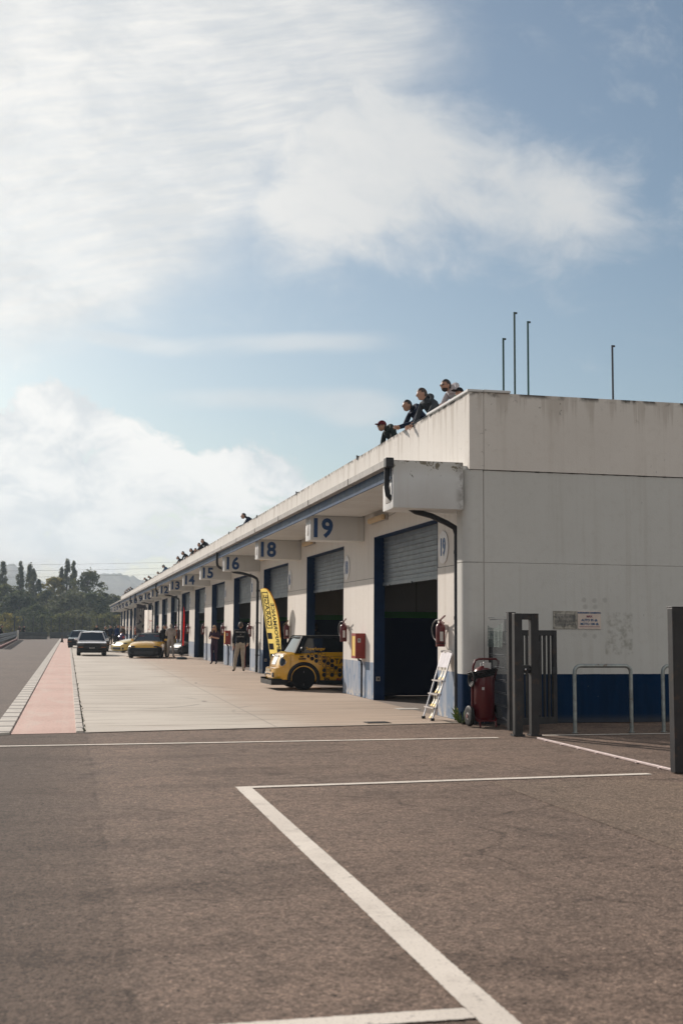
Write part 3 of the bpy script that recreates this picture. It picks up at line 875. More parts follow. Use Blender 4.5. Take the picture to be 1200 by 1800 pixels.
t = MB(); t.bbox(-.12, .12, -.1, .1, 0, 1.18, .02); tag(t.build('marker_post', M_WHITE, loc=(-5.95, 149.6, 0)), 'white square post ending the left guard rail', 'post')
t = thing('marker_cone', 'small dark cone standing at the far end of the red strip', 'cone', (-.6, 128, 0))
mb = MB(); mb.box(-.2, .2, -.2, .2, 0, .04); mb.build('base', M_DARK, t)
mb = MB(); mb.lathe([(.15, .04), (.03, .75), (.02, .76)], 10); mb.build('cone_body', mat('cone_rubber', (.08, .06, .05), .7), t)
# overhead wires
for i, (z, s, lb) in enumerate(((14.4, 1.4, 'highest'), (13.1, 1.2, 'middle'), (11.9, 1.2, 'lowest'))):
    mb = MB(); mb.tube([(x, 232 - x * .1, z + 1.2 * i * 0 + s * ((x - 10) / 75) ** 2 - s + (x + 15) * .035) for x in range(-150, 171, 10)], .016, 4)
    tag(mb.build('overhead_wire', M_BLACK), lb + ' of three thin overhead wires crossing the pale sky at left', 'wire', 'overhead wires')
# ------------------------------------------------------------------ things on and at the building
M_FIRE = mat('extinguisher_red', (.11, .005, .008), .34, var=.12, coat=.3)
M_BOXR = mat('cabinet_red', (.27, .03, .022), .5, var=.15)
M_RUB = mat('rubber', (.016, .016, .017), .6, var=.2, spec=.25)
M_HOSE = mat('hose_grey', (.045, .045, .048), .5, var=.2)
M_LAB = mat('label_white', (.66, .64, .62), .6)
M_CHR = mat('chrome', (.6, .6, .6), .25, 1.0)
M_ALU = mat('aluminium', (.62, .60, .60), .35, .85, var=.12)
M_LAMP = mat('lamp_plastic', (.62, .46, .27), .45, var=.1)
M_GATE = mat('gate_grey', (.026, .026, .028), .5, 0, var=.3, vs=4, spec=.32)
M_STEEL = mat('galvanised_tube', (.30, .33, .32), .42, .6, var=.3, vs=8)
def rusty(m, amt):
    n = N(m.node_tree); b = m.node_tree.nodes['Principled BSDF']; o = n.obj()
    src = b.inputs['Base Color'].links[0].from_socket
    k = n.m('MULTIPLY', n.smooth(n.noise(o, 7, 6, .7), .55, .66), amt)
    n.put(b.inputs['Base Color'], n.mix(k, src, (.13, .065, .03)))
rusty(M_STEEL, .8)
M_YEL = mat('hose_yellow', (.72, .50, .10), .6, var=.1)

rusty(M_GATE, .25)
def arc(c, r, a0, a1, n, plane='yz'):
    out = []
    for i in range(n + 1):
        a = R(a0 + (a1 - a0) * i / n)
        u, v = r * math.cos(a), r * math.sin(a)
        out.append((c[0], c[1] + u, c[2] + v) if plane == 'yz' else (c[0] + u, c[1], c[2] + v))
    return out
def extinguisher(loc, label):
    t_ = thing('fire_extinguisher', label, 'fire extinguisher', loc, 0, 'fire extinguishers on the garage piers')
    b_ = MB(); b_.lathe([(.02, 0), (.080, .0), (.087, .012), (.087, .34), (.078, .385), (.05, .418), (.022, .43), (.022, .475)], 18)
    b_.build('cylinder', M_FIRE, t_, smooth=40)
    b_ = MB(); b_.lathe([(.0885, .055), (.0885, .07)], 18); b_.build('band', M_RUB, t_)
    b_ = MB(); b_.bar((0, .03, .475), (0, -.26, .555), .026, .020); b_.bar((0, .03, .468), (0, -.20, .425), .026, .020); b_.box(-.018, .018, .0, .045, .455, .49)
    b_.build('handle', M_FIRE, t_)
    b_ = MB(); pts = [(0, .03, .475), (-.01, .12, .49), (-.02, .24, .475), (-.03, .35, .42), (-.035, .41, .33), (-.03, .40, .23), (-.02, .33, .15), (-.01, .22, .10), (0, .092, .075)]
    b_.tube(pts, .0135, 7); b_.lathe([(.02, .06), (.02, .09)], 8, 0, Matrix.Translation((0, .1, 0))); b_.build('hose', M_HOSE, t_, smooth=60)
    b_ = MB()
    for k in range(5):
        a0 = R(246 + k * 8); a1 = R(254 + k * 8); r = .0885
        b_.quad((r * math.cos(a0), r * math.sin(a0), .10), (r * math.cos(a1), r * math.sin(a1), .10), (r * math.cos(a1), r * math.sin(a1), .27), (r * math.cos(a0), r * math.sin(a0), .27))
    b_.build('label_plate', M_LAB, t_, recalc=False)
    b_ = MB(); b_.box(.076, .128, -.02, .02, .30, .40); b_.build('bracket', M_LAB, t_)
    return t_
def ex_label(k):
    return 'red fire extinguisher hung on the pier just right of garage door %d' % NUMS[k]
ex0 = extinguisher((XF - .13, R0 - .58, 1.27), ex_label(0))
for k in range(1, NB):
    dup(ex0, (XF - .13, Rk[k] - .58, 1.27), 0, ex_label(k))
def cabinet(loc, label):
    t_ = thing('hose_cabinet', label, 'hose cabinet', loc, 0, 'red hose cabinets on the garage piers')
    b_ = MB(); b_.bbox(-.22, 0, 0, .42, 0, .58, .006); b_.build('casing', M_BOXR, t_)
    b_ = MB()
    b_.box(-.232, -.2205, .0, .42, .0, .06); b_.box(-.232, -.2205, .0, .42, .52, .58); b_.box(-.232, -.2205, .0, .05, .06, .52); b_.box(-.232, -.2205, .37, .42, .06, .52)
    b_.build('door_frame', M_BOXR, t_)
    b_ = MB(); b_.box(-.226, -.2215, .05, .37, .06, .52); b_.build('window', M_YEL, t_)
    b_ = MB(); b_.box(-.185, -.115, -.003, -.0005, .37, .46); b_.text('R', .075, FACE_Y(-.15, -.0045, .415), .001, .002, 1)
    b_.build('sticker', [M_LAB, M_DARK], t_)
    b_ = MB(); b_.tube([(-.14, .1, -.0), (-.14, .1, -.03), (-.08, .1, -.05), (-.06, .1, -.12), (-.06, .1, -.88)], .024, 8); b_.lathe([(.03, -.16), (.03, -.12)], 8, 0, Matrix.Translation((-.06, .1, 0))); b_.build('supply_pipe', M_BLACK, t_, smooth=40)
    return t_
cb = cabinet((XF - .002, 26.72, .90), 'red hose cabinet on the pier between doors 19 and 18')
for k in (3, 6, 9, 12):
    dup(cb, (XF - .002, 26.72 + PITCH * k, .90), 0, 'red hose cabinet on the pier between doors %d and %d' % (NUMS[k], NUMS[k + 1]))
M_PLATE = mat('plate_white', (.72, .71, .71), .5, var=.05)
for k in range(12):
    t = thing('number_plate', 'round white plate reading %d on the pier beside its door' % NUMS[k], 'sign', (XF - .001, Rk[k] - .36, 3.09), 0, 'round door number plates')
    b_ = MB(); b_.lathe([(.30, 0), (.305, .006), (.305, .012), (.295, .016)], 40, 0, TR(0, 0, 0, 0, R(-90), 0)); b_.build('plate', M_PLATE, t, smooth=30)
    b_ = MB(); b_.text(str(NUMS[k]), .42, FACE_X(-.019, 0, -.01), .002, .020, sx=.82); b_.build('number', M_NUM, t)
for k, nm in ((0, 'nearest'), (1, 'second'), (2, 'third'), (3, 'fourth')):
    t = thing('wall_lamp', 'beige plastic bulkhead lamp above door %d, under the canopy' % NUMS[k], 'lamp', (XF - .002, Rk[k] + DW - .55, 3.95), 0, 'lamps under the canopy')
    b_ = MB(); b_.bbox(-.05, 0, -.66, .66, 0, .12, .012); b_.build('lamp_base', M_GUT, t)
    b_ = MB(); b_.bbox(-.15, -.052, -.62, .62, .006, .124, .03); b_.build('lamp_shade', M_LAMP, t, smooth=40)
    b_ = MB(); b_.tube([(-.01, -.66, .06), (-.01, -1.2, .09), (-.01, -1.9, .16)], .008, 5); b_.build('cable', M_GUT, t)
# ladder leaning on the nearest pier
t = thing('step_ladder', 'aluminium step ladder leaning against the pier beside door 19', 'ladder', (6.2, 20.19, 0))
fA, tA = Vector((0, .27, .02)), Vector((.42, .46, 1.18)); fB, tB = Vector((0, -.27, .02)), Vector((.42, -.10, 1.18))
LP = lambda a, b_, k: a.lerp(b_, k)
for a, b2 in ((fA, tA), (fB, tB)):
    b_ = MB(); b_.tube([a, a.lerp(b2, .5), b2], .0155, 8); b_.build('side_rail', M_ALU, t)
    b_ = MB(); b_.box(a.x - .03, a.x + .03, a.y - .022, a.y + .022, 0, .045); b_.build('foot', M_RUB, t)
for i in range(4):
    k = .165 + .20 * i
    if i < 3:
        b_ = MB(); p, q = LP(fA, tA, k), LP(fB, tB, k); b_.box(p.x - .05, p.x + .03, q.y, p.y, p.z - .012, p.z + .012); b_.build('tread', M_ALU, t)
b_ = MB(); p, q, r_, s_ = LP(fA, tA, .765), LP(fB, tB, .765), LP(fB, tB, .99), LP(fA, tA, .99)
n_ = Vector((-.012, 0, .004)); b_.add([p, q, r_, s_, p + n_, q + n_, r_ + n_, s_ + n_], [(0, 1, 2, 3), (4, 5, 6, 7), (0, 1, 5, 4), (1, 2, 6, 5), (2, 3, 7, 6), (3, 0, 4, 7)])
b_.build('platform', mat('ladder_platform', (.44, .42, .46), .5, var=.15, vs=9), t)
b_ = MB(); b_.tube([s_ + Vector((-.02, 0, 0)), s_ + Vector((-.02, 0, .03)), r_ + Vector((-.02, 0, .03)), r_ + Vector((-.02, 0, 0))], .012, 6); b_.build('top_bow', M_ALU, t)
# pale strips with yellow ends between the ladder treads
M_TAPE = mat('ladder_strip', (.66, .62, .50), .6, var=.15, vs=14); M_AMBER = mat('ladder_strip_yellow', (.72, .46, .04), .6)
for (k0, y, wv, hh) in ((.76, .14, .09, .19), (.76, -.04, .09, .19), (.56, .12, .09, .19), (.56, -.06, .10, .19), (.36, .15, .09, .19), (.36, .01, .10, .19), (.36, -.13, .10, .19), (.15, .02, .09, .15)):
    p = LP((fA + fB) / 2, (tA + tB) / 2, k0)
    b_ = MB(); vs = []
    for i in range(6):
        q = LP((fA + fB) / 2, (tA + tB) / 2, k0 - hh * i / 5 * .95) + Vector((.03 + .03 * math.sin(i * .63), y + .012 * math.sin(i * .9), 0))
        vs += [q + Vector((0, -wv / 2, 0)), q + Vector((0, wv / 2, 0))]
    b_.add(vs, [(2 * i, 2 * i + 1, 2 * i + 3, 2 * i + 2) for i in range(5)])
    b_.mi[-1] = 1
    b_.build('pale_strip', [M_TAPE, M_AMBER], t, recalc=False)
# wheeled extinguisher
t = thing('wheeled_extinguisher', 'large red wheeled fire extinguisher standing by the building corner', 'fire extinguisher', (6.70, 18.72, 0), R(4))
b_ = MB(); b_.lathe([(.02, .10), (.15, .10), (.175, .14), (.178, .80), (.165, .88), (.12, .945), (.05, .975), (.04, .99)], 24); b_.build('cylinder', M_FIRE, t, smooth=40)
b_ = MB(); b_.lathe([(.05, .985), (.05, 1.03), (.025, 1.05)], 12); b_.tube([(0, 0, 1.02), (0, -.07, 1.04)], .02, 8); b_.build('valve', M_CHR, t, smooth=40)
b_ = MB(); b_.tube([(-.19, .02, .20), (-.19, .02, .60), (-.185, -.02, .98), (-.16, -.05, 1.075), (-.10, -.06, 1.10), (.20, -.06, 1.10), (.255, -.055, 1.06), (.25, -.03, .98), (.19, .02, .70), (.19, .02, .20)], .019, 8); b_.build('handle', M_FIRE, t, smooth=60)
b_ = MB()
for k in range(4):
    b_.tube([(.189 * math.cos(a) * (1 + .02 * k) - (.02 * k if math.cos(a) < 0 else 0), .193 * math.sin(a),   .82 + .028 * k + .035 * math.cos(a + .3)) for a in [2 * math.pi * i / 24 for i in range(24)]], .015, 7, closed=True)
for k in range(4):
    b_.tube([(-.20 - .012 * k, -.06 + (.085 + .012 * k) * math.cos(a), .80 - .01 * k + (.085 + .012 * k) * math.sin(a)) for a in [2 * math.pi * i / 18 for i in range(18)]], .014, 7, closed=True)
b_.build('hose', M_RUB, t, smooth=60)
b_ = MB(); b_.box(-.02, .10, -.185, -.18, .93, 1.04); b_.v = [(x, y * .4 - .02, z) for x, y, z in b_.v]; b_.build('tag_card', M_LAB, t)
b_ = MB(); b_.box(-.10, -.06, -.186, -.176, .60, .645); b_.build('sticker', M_LAB, t)
b_ = MB(); b_.bar((-.2, .0, .18), (.2, 0, .18), .03); b_.bar((-.16, -.16, .10), (.16, -.16, .10), .03); b_.bar((-.16, -.16, .1), (-.19, 0, .18), .03); b_.bar((.16, -.16, .1), (.19, 0, .18), .03); b_.bar((-.14, -.2, 0), (-.14, -.16, .11), .025); b_.bar((.14, -.2, 0), (.14, -.16, .11), .025); b_.build('cradle', M_FIRE, t)
for sx in (-1, 1):
    Mx = TR(sx * .245, .0, .168, 0, R(90), 0)
    w_ = MB(); w_.lathe([(.115, -.035), (.150, -.032), (.168, -.018), (.168, .018), (.150, .032), (.115, .035)], 28, 0, Mx); w_ = w_.build('wheel', M_RUB, t, smooth=40)
    b_ = MB(); b_.lathe([(.03, -.038), (.115, -.030), (.118, .030), (.03, .038)], 24, 0, Mx); b_.lathe([(.035, -.05), (.035, .05)], 10, 1, Mx); b_.build('rim', [mat('rim_grey', (.24, .235, .23), .5, .3), M_FIRE], w_, smooth=40)
# weeds at the foot of the corner pier
t = thing('weed', 'green weed with yellow flowers growing at the foot of the corner drainpipe', 'plant', (6.56, 19.36, 0))
rnd = random.Random(11); b_ = MB(); fl = MB()
for i in range(46):
    a = rnd.random() * 6.28; r = rnd.uniform(.04, .24); h = rnd.uniform(.05, .30)
    p = Vector((r * math.cos(a), r * math.sin(a), h)); q = Vector((p.x * .3, p.y * .3, 0)); u = Vector((math.sin(a), -math.cos(a), 0)) * rnd.uniform(.006, .016)
    b_.add([q - u * .4, q + u * .4, (p + q) / 2 + Vector((0, 0, h * .25)) + u, p, (p + q) / 2 + Vector((0, 0, h * .25)) - u], [(0, 1, 2, 3, 4)])
for (x, y, h) in ((.02, -.05, .62), (.05, .02, .5)):
    b_.tube([(x, y, 0), (x + .03, y, h * .6), (x + .06, y - .02, h)], .004, 4); fl = MB(); fl.sphere((x + .06, y - .02, h), .02, 8, 5); fl.build('flower', M_AMBER, t)
for i in range(5):
    fl = MB(); fl.sphere((rnd.uniform(-.1, .12), rnd.uniform(-.1, .1), rnd.uniform(.1, .24)), .01, 6, 4); fl.build('flower', M_AMBER, t)
b_.build('leaf', mat('weed_green', (.13, .20, .04), .7, var=.35, vs=30), t, recalc=False)
# ------------------------------------------------------------------ gate, mesh fence, hoops
t = thing('loop_gate', 'tall grey steel loop frame of the side gate with a lock box', 'gate', (6.755, 16.98, 0))
def frame_ring(b_, x0, x1, z1, w, d):
    b_.bbox(x0, x0 + w, -d / 2, d / 2, 0, z1, .006); b_.bbox(x1 - w, x1, -d / 2, d / 2, 0, z1, .006); b_.bbox(x0 + w + .001, x1 - w - .001, -d / 2, d / 2, z1 - w * .75, z1 - .001, .006)
b_ = MB(); frame_ring(b_, -.195, .195, 1.83, .125, .11); b_.build('frame', M_GATE, t)
b_ = MB(); b_.bbox(-.07, .07, .0, .06, .93, 1.05, .008); b_.sphere((-.01, -.02, .985), .022, 10, 6, 1); b_.bar((.02, -.05, .99), (.06, -.05, .99), .02); b_.bar((.02, -.05, .99), (.02, .0, .99), .02); b_.build('lock', [M_DARK, M_CHR], t)
for x_ in (-.135, .135):
    b_ = MB(); b_.bbox(x_ - .09, x_ + .09, -.085, .085, -.004, .012, .003)
    for sx, sy in ((-1, -1), (-1, 1), (1, -1), (1, 1)): b_.lathe([(.012, .012), (.012, .024), (.006, .026)], 6, 0, TR(x_ + sx * .075, sy * .07, 0))
    b_.build('base_plate', M_GATE, t)
b_ = MB(); b_.bbox(.196, .225, -.03, .03, .30, .40, .004); b_.bbox(.196, .225, -.03, .03, 1.30, 1.40, .004); b_.bbox(.196, .215, -.03, .03, .4001, 1.2999, .002); b_.build('strike_plate', M_GATE, t)
t = thing('gate_post', 'slim grey steel post behind the loop frame of the gate', 'post', (6.87, 17.88, 0))
b_ = MB(); b_.bbox(-.055, .055, -.05, .05, 0, 1.85, .006); b_.build('post_body', M_GATE, t); b_ = MB(); b_.box(-.06, .06, -.055, .055, 1.851, 1.862); b_.build('cap', M_GATE, t)
t = thing('gate_leaf', 'grey gate leaf of vertical bars swung open behind the loop frame', 'gate', (6.95, 17.90, 0), R(22))
b_ = MB(); W_ = .90; H0, H1 = .07, 1.58
b_.bbox(0, .06, -.025, .025, H0, H1, .005); b_.bbox(W_ - .085, W_, -.025, .025, H0, H1, .005); b_.bbox(.061, W_ - .086, -.025, .025, H1 - .09, H1 - .001, .005); b_.bbox(.061, W_ - .086, -.025, .025, H0 + .001, H0 + .11, .005)
b_.build('frame', M_GATE, t)
for i in range(7):
    x = .13 + i * .098
    b_ = MB(); b_.box(x, x + .04, -.016, .016, H0 + .11, H1 - .09); b_.build('bar', M_GATE, t)
b_ = MB(); b_.bbox(W_ - .12, W_ - .02, -.05, -.026, .88, .98, .006); b_.build('latch', M_DARK, t)
# short mesh panel between the gate post and the building
t = thing('wire_fence', 'short dark wire mesh panel with a torn green net between gate post and corner', 'fence', (6.83, 17.96, 0))
d = Vector((6.97 - 6.83, 19.12 - 17.96, 0)); Lp = d.length; d.normalize()
M_MESH = mat('mesh_grey', (.10, .11, .12), .5, .4, var=.2)
b_ = MB()
for i in range(9):
    z = .15 + i * .2; q = d * Lp
    b_.bar((0, 0, z), (q.x, q.y, z), .012)
    b_.bar((-.03, 0, z + .03), (q.x - .03, q.y, z + .03), .008)
for i in range(24):
    q = d * (Lp * i / 23); b_.bar((q.x, q.y, .05), (q.x, q.y, 1.55 if i > 3 else 1.75), .006)
b_.build('wire_mesh', M_MESH, t)
q = d * (Lp * .96)
b_ = MB(); b_.bbox(q.x - .03, q.x + .03, q.y - .03, q.y + .03, 0, 1.42, .004); b_.build('post', M_GATE, t)
m, n, bb = new_mat('green_net'); o_ = n.obj(); s3 = n.sep(o_)
gx = n.m('LESS_THAN', n.m('FRACT', n.m('MULTIPLY', s3[1], 40)), .35); gz = n.m('LESS_THAN', n.m('FRACT', n.m('MULTIPLY', s3[2], 40)), .35)
bb.inputs['Base Color'].default_value = (.10, .14, .13, 1); bb.inputs['Roughness'].default_value = .8
n.put(bb.inputs['Alpha'], n.m('MAXIMUM', gx, gz))
b_ = MB(); vs = []
for i in range(13):
    k = i / 12; q = d * (Lp * (.1 + .9 * k))
    vs += [(q.x - .05 + .015 * math.sin(i * 2.1), q.y, 1.30), (q.x - .05 + .015 * math.sin(i * 1.7 + 1), q.y, 1.70 - .07 * math.sin(k * 3.1) - .04 * k)]
b_.add(vs, [(2 * i, 2 * i + 1, 2 * i + 3, 2 * i + 2) for i in range(12)])
b_.build('net', m, t, recalc=False)
# near gate post at the right edge, with the ground rail running to it
t = thing('gate_post', 'wide dark grey steel gate post at the right edge of the forecourt', 'post', (6.78, 12.30, 0))
b_ = MB(); b_.bbox(-.145, .145, -.06, .06, 0, 1.84, .008); b_.build('post_body', M_GATE, t); b_ = MB(); b_.bbox(-.15, .15, -.065, .065, 1.841, 1.853, .003); b_.build('cap', M_GATE, t)
t = thing('ground_rail', 'thin pinkish steel gate rail lying on the asphalt between the two gate posts', 'rail', (6.73, 12.42, 0))
M_RAIL = mat('rail_paint', (.62, .52, .50), .4, .2, var=.15)
b_ = MB(); b_.bbox(-.018, .018, 0, 4.03, -.006, .022, .005); b_.build('rail', M_RAIL, t)
for i in range(7):
    b_ = MB(); b_.box(-.045, .045, .3 + i * .56, .34 + i * .56, -.006, .006); b_.build('clip', M_RAIL, t)
def hoop(x0, lab):
    t_ = thing('tube_hoop', lab, 'bike stand', (x0, 17.30, 0), 0, 'tubular bike hoops by the gable wall')
    b_ = MB(); w = .95; h = 1.03; r = .10
    pts = [(0, 0, -.05), (0, 0, h - r)] + [(r - r * math.cos(R(a)), 0, h - r + r * math.sin(R(a))) for a in (22, 45, 67, 90)] + [(w - r + r * math.sin(R(a)), 0, h - r + r * math.cos(R(a))) for a in (0, 22, 45, 67, 90)] + [(w, 0, -.05)]
    b_.tube(pts, .03, 12); b_.build('tube', M_STEEL, t_, smooth=50)
    for x in (0, w):
        b_ = MB(); b_.lathe([(.05, -.005), (.05, .006), (.034, .008)], 14, 0, Matrix.Translation((x, 0, 0))); b_.build('base_flange', M_STEEL, t_)
hoop(7.69, 'galvanised tubular hoop nearest to the gate, before the blue wall base')
hoop(9.19, 'galvanised tubular hoop cut by the right edge of the photo')
# notices on the gable
t = thing('notice_board', 'white notice with blue lines reading MAX, AUTO and MOTO limits on the gable wall', 'sign', (8.82, YE, 1.76))
b_ = MB(); b_.bbox(-.215, .215, -.012, .003, -.155, .155, .003); b_.build('board', mat('notice_white', (.62, .53, .47), .6, var=.08, vs=9), t)
M_TXB = mat('notice_blue', (.03, .10, .22), .6); M_TXR = mat('notice_red', (.22, .07, .12), .6)
for s_, z, sz, mm in (("RUMOROSITA' CONSENTITA", .125, .036, M_TXB), ('MAX', .062, .05, M_TXR), ('AUTO 95 db', -.003, .056, M_TXB), ('MOTO 100 db', -.068, .056, M_TXB)):
    b_ = MB(); b_.text(s_, sz, FACE_Y(0, -.014, z), .001, .0022, sx=.92 if sz < .04 else 1.0); b_.build('lettering', mm, t)
b_ = MB(); b_.box(-.19, .19, -.014, -.0125, -.118, -.110); b_.build('lettering_rule', M_TXR, t)
t = thing('notice_board', 'weathered grey notice with faded lines of small print left of the white one', 'sign', (8.37, YE, 1.76))
m, n, bb = new_mat('notice_weathered'); o_ = n.obj()
c = n.mix(n.smooth(n.noise(o_, 9, 5, .65, 1.0), .38, .66), (.42, .40, .35), (.16, .155, .135))
n.put(bb.inputs['Base Color'], c); bb.inputs['Roughness'].default_value = .7
b_ = MB(); b_.bbox(-.22, .22, -.010, .003, -.155, .155, .003); b_.build('board', m, t)
rnd = random.Random(4); b_ = MB()
for i in range(9):
    x = -.19; z = .085 - i * .0235
    xe = .19 if i != 8 else .05
    while x < xe:
        w = rnd.uniform(.012, .05); b_.box(x, min(x + w, xe), -.0125, -.0105, z - .004, z + .005); x += w + .007
b_.build('small_print', mat('notice_ink', (.06, .07, .09), .7), t)
# thin poles on the roof
for (x, zt, lb, mm) in ((7.43, 6.78, 'short green roof pole left of the two tall ones', (.02, .075, .07)), (7.645, 7.27, 'tallest of the green roof poles', (.035, .075, .065)), (7.90, 7.12, 'green roof pole right of the tallest one', (.02, .085, .08)), (9.54, 6.78, 'grey roof pole standing alone at right', (.05, .055, .07))):
    t = thing('roof_pole', lb, 'pole', (x, 19.62, ZROOF), 0, 'thin poles on the roof')
    b_ = MB(); b_.tube([(0, 0, 0), (0, 0, zt - ZROOF)], .019, 8); b_.build('pole', mat('pole_paint', mm, .5, .2, var=.3, vs=7), t)
    b_ = MB(); b_.box(0, .05, -.012, .012, zt - ZROOF - .03, zt - ZROOF); b_.build('hook', M_DARK, t)
    b_ = MB(); b_.lathe([(.09, 0), (.09, .012)], 12); b_.build('base_plate', M_DARK, t)
# ------------------------------------------------------------------ flags
def cloth_mat(name, c, k=.45):
    m = mat(name, c, .7, var=.07, vs=3); n = N(m.node_tree); b = m.node_tree.nodes['Principled BSDF']
    tr = n.node('ShaderNodeBsdfTranslucent'); n.put(tr.inputs[0], b.inputs['Base Color'].links[0].from_socket)
    mx = n.node('ShaderNodeMixShader'); mx.inputs[0].default_value = k
    n.put(mx.inputs[1], b.outputs[0]); n.put(mx.inputs[2], tr.outputs[0]); n.put(m.node_tree.nodes['Material Output'].inputs['Surface'], mx.outputs[0])
    return m
M_FLY = cloth_mat('flag_yellow', (.95, .85, .46), .7); M_FLY2 = cloth_mat('flag_border', (.80, .42, .03), .4); M_FLK = mat('flag_black', (.035, .04, .055), .7)
def feather_outline(H_, W_, bulge=.5):
    # pole edge straight and leaning, free edge an arch: points (x, z)
    L_ = [(0, .12 * H_), (0, H_ * .955)]
    out = []
    for i in range(17):
        a = i / 16
        out.append((W_ * math.sin(a * math.pi / 2) ** .8, .12 * H_ + (H_ * .88) * (1 - (1 - math.cos(a * math.pi / 2)) ** 1.15 * .52)))
    return L_, out
def add_cloth(b_, poly, mi, y=0, th=.004, curve=None):
    n_ = len(poly)
    vs = [(x, (curve(x, z) if curve else 0) + y, z) for x, z in poly] + [(x, (curve(x, z) if curve else 0) + y + th, z) for x, z in poly]
    b_.add(vs, [tuple(range(n_)), tuple(range(n_, 2 * n_))[::-1]] + [(i, (i + 1) % n_, n_ + (i + 1) % n_, n_ + i) for i in range(n_)], mi)
t = thing('feather_flag', 'tall yellow and black feather flag with mirrored lettering beside the parked yellow car', 'flag', (5.85, 37.0, 0), R(-4))
lean = .158; ZT = 2.80
def shear(b_): b_.v = [(x + lean * (ZT - z), y, z) for x, y, z in b_.v]
prof = [(0.0, 2.79), (.07, 2.835), (.16, 2.85), (.24, 2.82), (.33, 2.72), (.41, 2.58), (.49, 2.38), (.56, 2.14), (.61, 1.9), (.65, 1.6), (.675, 1.3), (.69, .9), (.695, .38)]
b_ = MB(); add_cloth(b_, [(.385, .38)] + prof, 0); b_.build('flag_cloth', M_FLY, t)
b_ = MB(); inner = [(x - .03, z - .014) for x, z in prof]
for (p0, p1, q0, q1) in zip(prof[:-1], prof[1:], inner[:-1], inner[1:]):
    if p1[1] > 1.0: add_cloth(b_, [p0, p1, q1, q0], 0, -.003, .0102)
b_.build('flag_border', M_FLY2, t)
for (x0, z0, w, h) in ((.03, 1.25, .14, .19), (.03, .92, .14, .19), (.03, .62, .13, .17), (.03, .38, .07, .11), (.26, .72, .12, .22), (.40, .92, .075, .15)):
    b_ = MB(); add_cloth(b_, [(x0, z0), (x0 + w, z0), (x0 + w, z0 + h), (x0, z0 + h)], 0, -.003, .0104); shear(b_); b_.build('checker', M_FLK, t)
# mirrored words, reading upwards, letter tops to the right
UPM = lambda x, z, y: Matrix.Translation((x, y, z)) @ Matrix(((0, 1, 0, 0), (0, 0, 1, 0), (1, 0, 0, 0), (0, 0, 0, 1)))
b_ = MB(); b_.text('GARAGE', .185, UPM(.135, 2.14, -.004), .0015, .003, sx=1.36)
for (x0, x1, z0, z1) in ((.035, .055, 1.58, 2.72), (.205, .225, 1.58, 2.74), (.055, .205, 1.58, 1.605), (.055, .205, 2.695, 2.72)):
    add_cloth(b_, [(x0, z0), (x1, z0), (x1, z1), (x0, z1)], 0, -.003, .0104)
shear(b_); b_.build('lettering', M_FLK, t)
b_ = MB(); b_.text('PERFORMANCE', .145, UPM(.315, 1.66, -.004), .0015, .004, sx=1.42); shear(b_); b_.build('lettering', M_FLK, t)
b_ = MB(); b_.tube([(.44, .006, 0), (.40, .006, .3), (.22, .006, 1.42), (.0, .006, 2.8)], .012, 6); b_.build('pole', M_DARK, t)
b_ = MB(); b_.bbox(.15, .72, -.2, .2, 0, .05, .01); b_.build('base', M_DARK, t)
t = thing('feather_flag', 'narrow red feather flag on a round black foot in front of door 14', 'flag', (5.62, 60.5, 0), R(72))
b_ = MB(); add_cloth(b_, [(0, .68), (0, 2.75), (.12, 2.8), (.3, 2.7), (.44, 2.5), (.52, 2.2), (.55, 1.7), (.5, .68)], 0, curve=lambda x, z: .05 * math.sin(x * 5)); b_.v = [(x + .05 * z, y, z) for x, y, z in b_.v]; b_.build('flag_cloth', cloth_mat('flag_red', (.85, .07, .04), .5), t)
b_ = MB(); b_.tube([(0, 0, .1), (.03, 0, .68), (.14, 0, 2.8)], .018, 6); b_.build('pole', M_DARK, t)
b_ = MB(); b_.lathe([(.26, 0), (.27, .03), (.25, .10), (.05, .14)], 20); b_.build('base', mat('foot_black', (.03, .045, .055), .4), t, smooth=40)
def banner(label, loc, w, z0, z1, mats, rz, txt):
    t_ = thing('roll_banner', label, 'banner', loc, rz)
    b_ = MB(); b_.box(-w / 2, w / 2, -.01, .01, z0, z1); b_.build('cloth', mats[0], t_)
    b_ = MB(); txt(b_)
    if b_.v: b_.build('lettering', mats[1], t_)
    b_ = MB(); b_.bar((0, .03, 0), (0, .03, z1), .03); b_.box(-.35, .35, -.1, .1, 0, .05); b_.build('stand', M_DARK, t_)
M_BNK = mat('banner_black', (.04, .04, .055), .6); M_BNW = cloth_mat('banner_white', (.86, .84, .82), .85)
UP = lambda x, z, y: Matrix.Translation((x, y, z)) @ Matrix(((0, -1, 0, 0), (0, 0, 1, 0), (1, 0, 0, 0), (0, 0, 0, 1)))
M_UPR = lambda x, z, y: Matrix.Translation((x, y, z)) @ Matrix(((0, 0 - 1, 0, 0), (0, 0, -1, 0), (1, 0, 0, 0), (0, 0, 0, 1)))
banner('tall black banner with big white upright lettering behind the yellow sports car', (5.02, 86.0, 0), .62, .3, 3.2, (M_BNK, M_BNW), R(4), lambda b_: b_.text('LAZE', .56, M_UPR(.0, 1.95, -.014), .002, .045, sx=1.5))
banner('white banner with faint red script beside the black one', (5.03, 78.0, 0), .48, .3, 2.72, (M_BNW, mat('script_red', (.62, .16, .13), .6)), R(3), lambda b_: b_.text('Racing', .26, M_UPR(.10, 1.75, -.014), .002, .0))
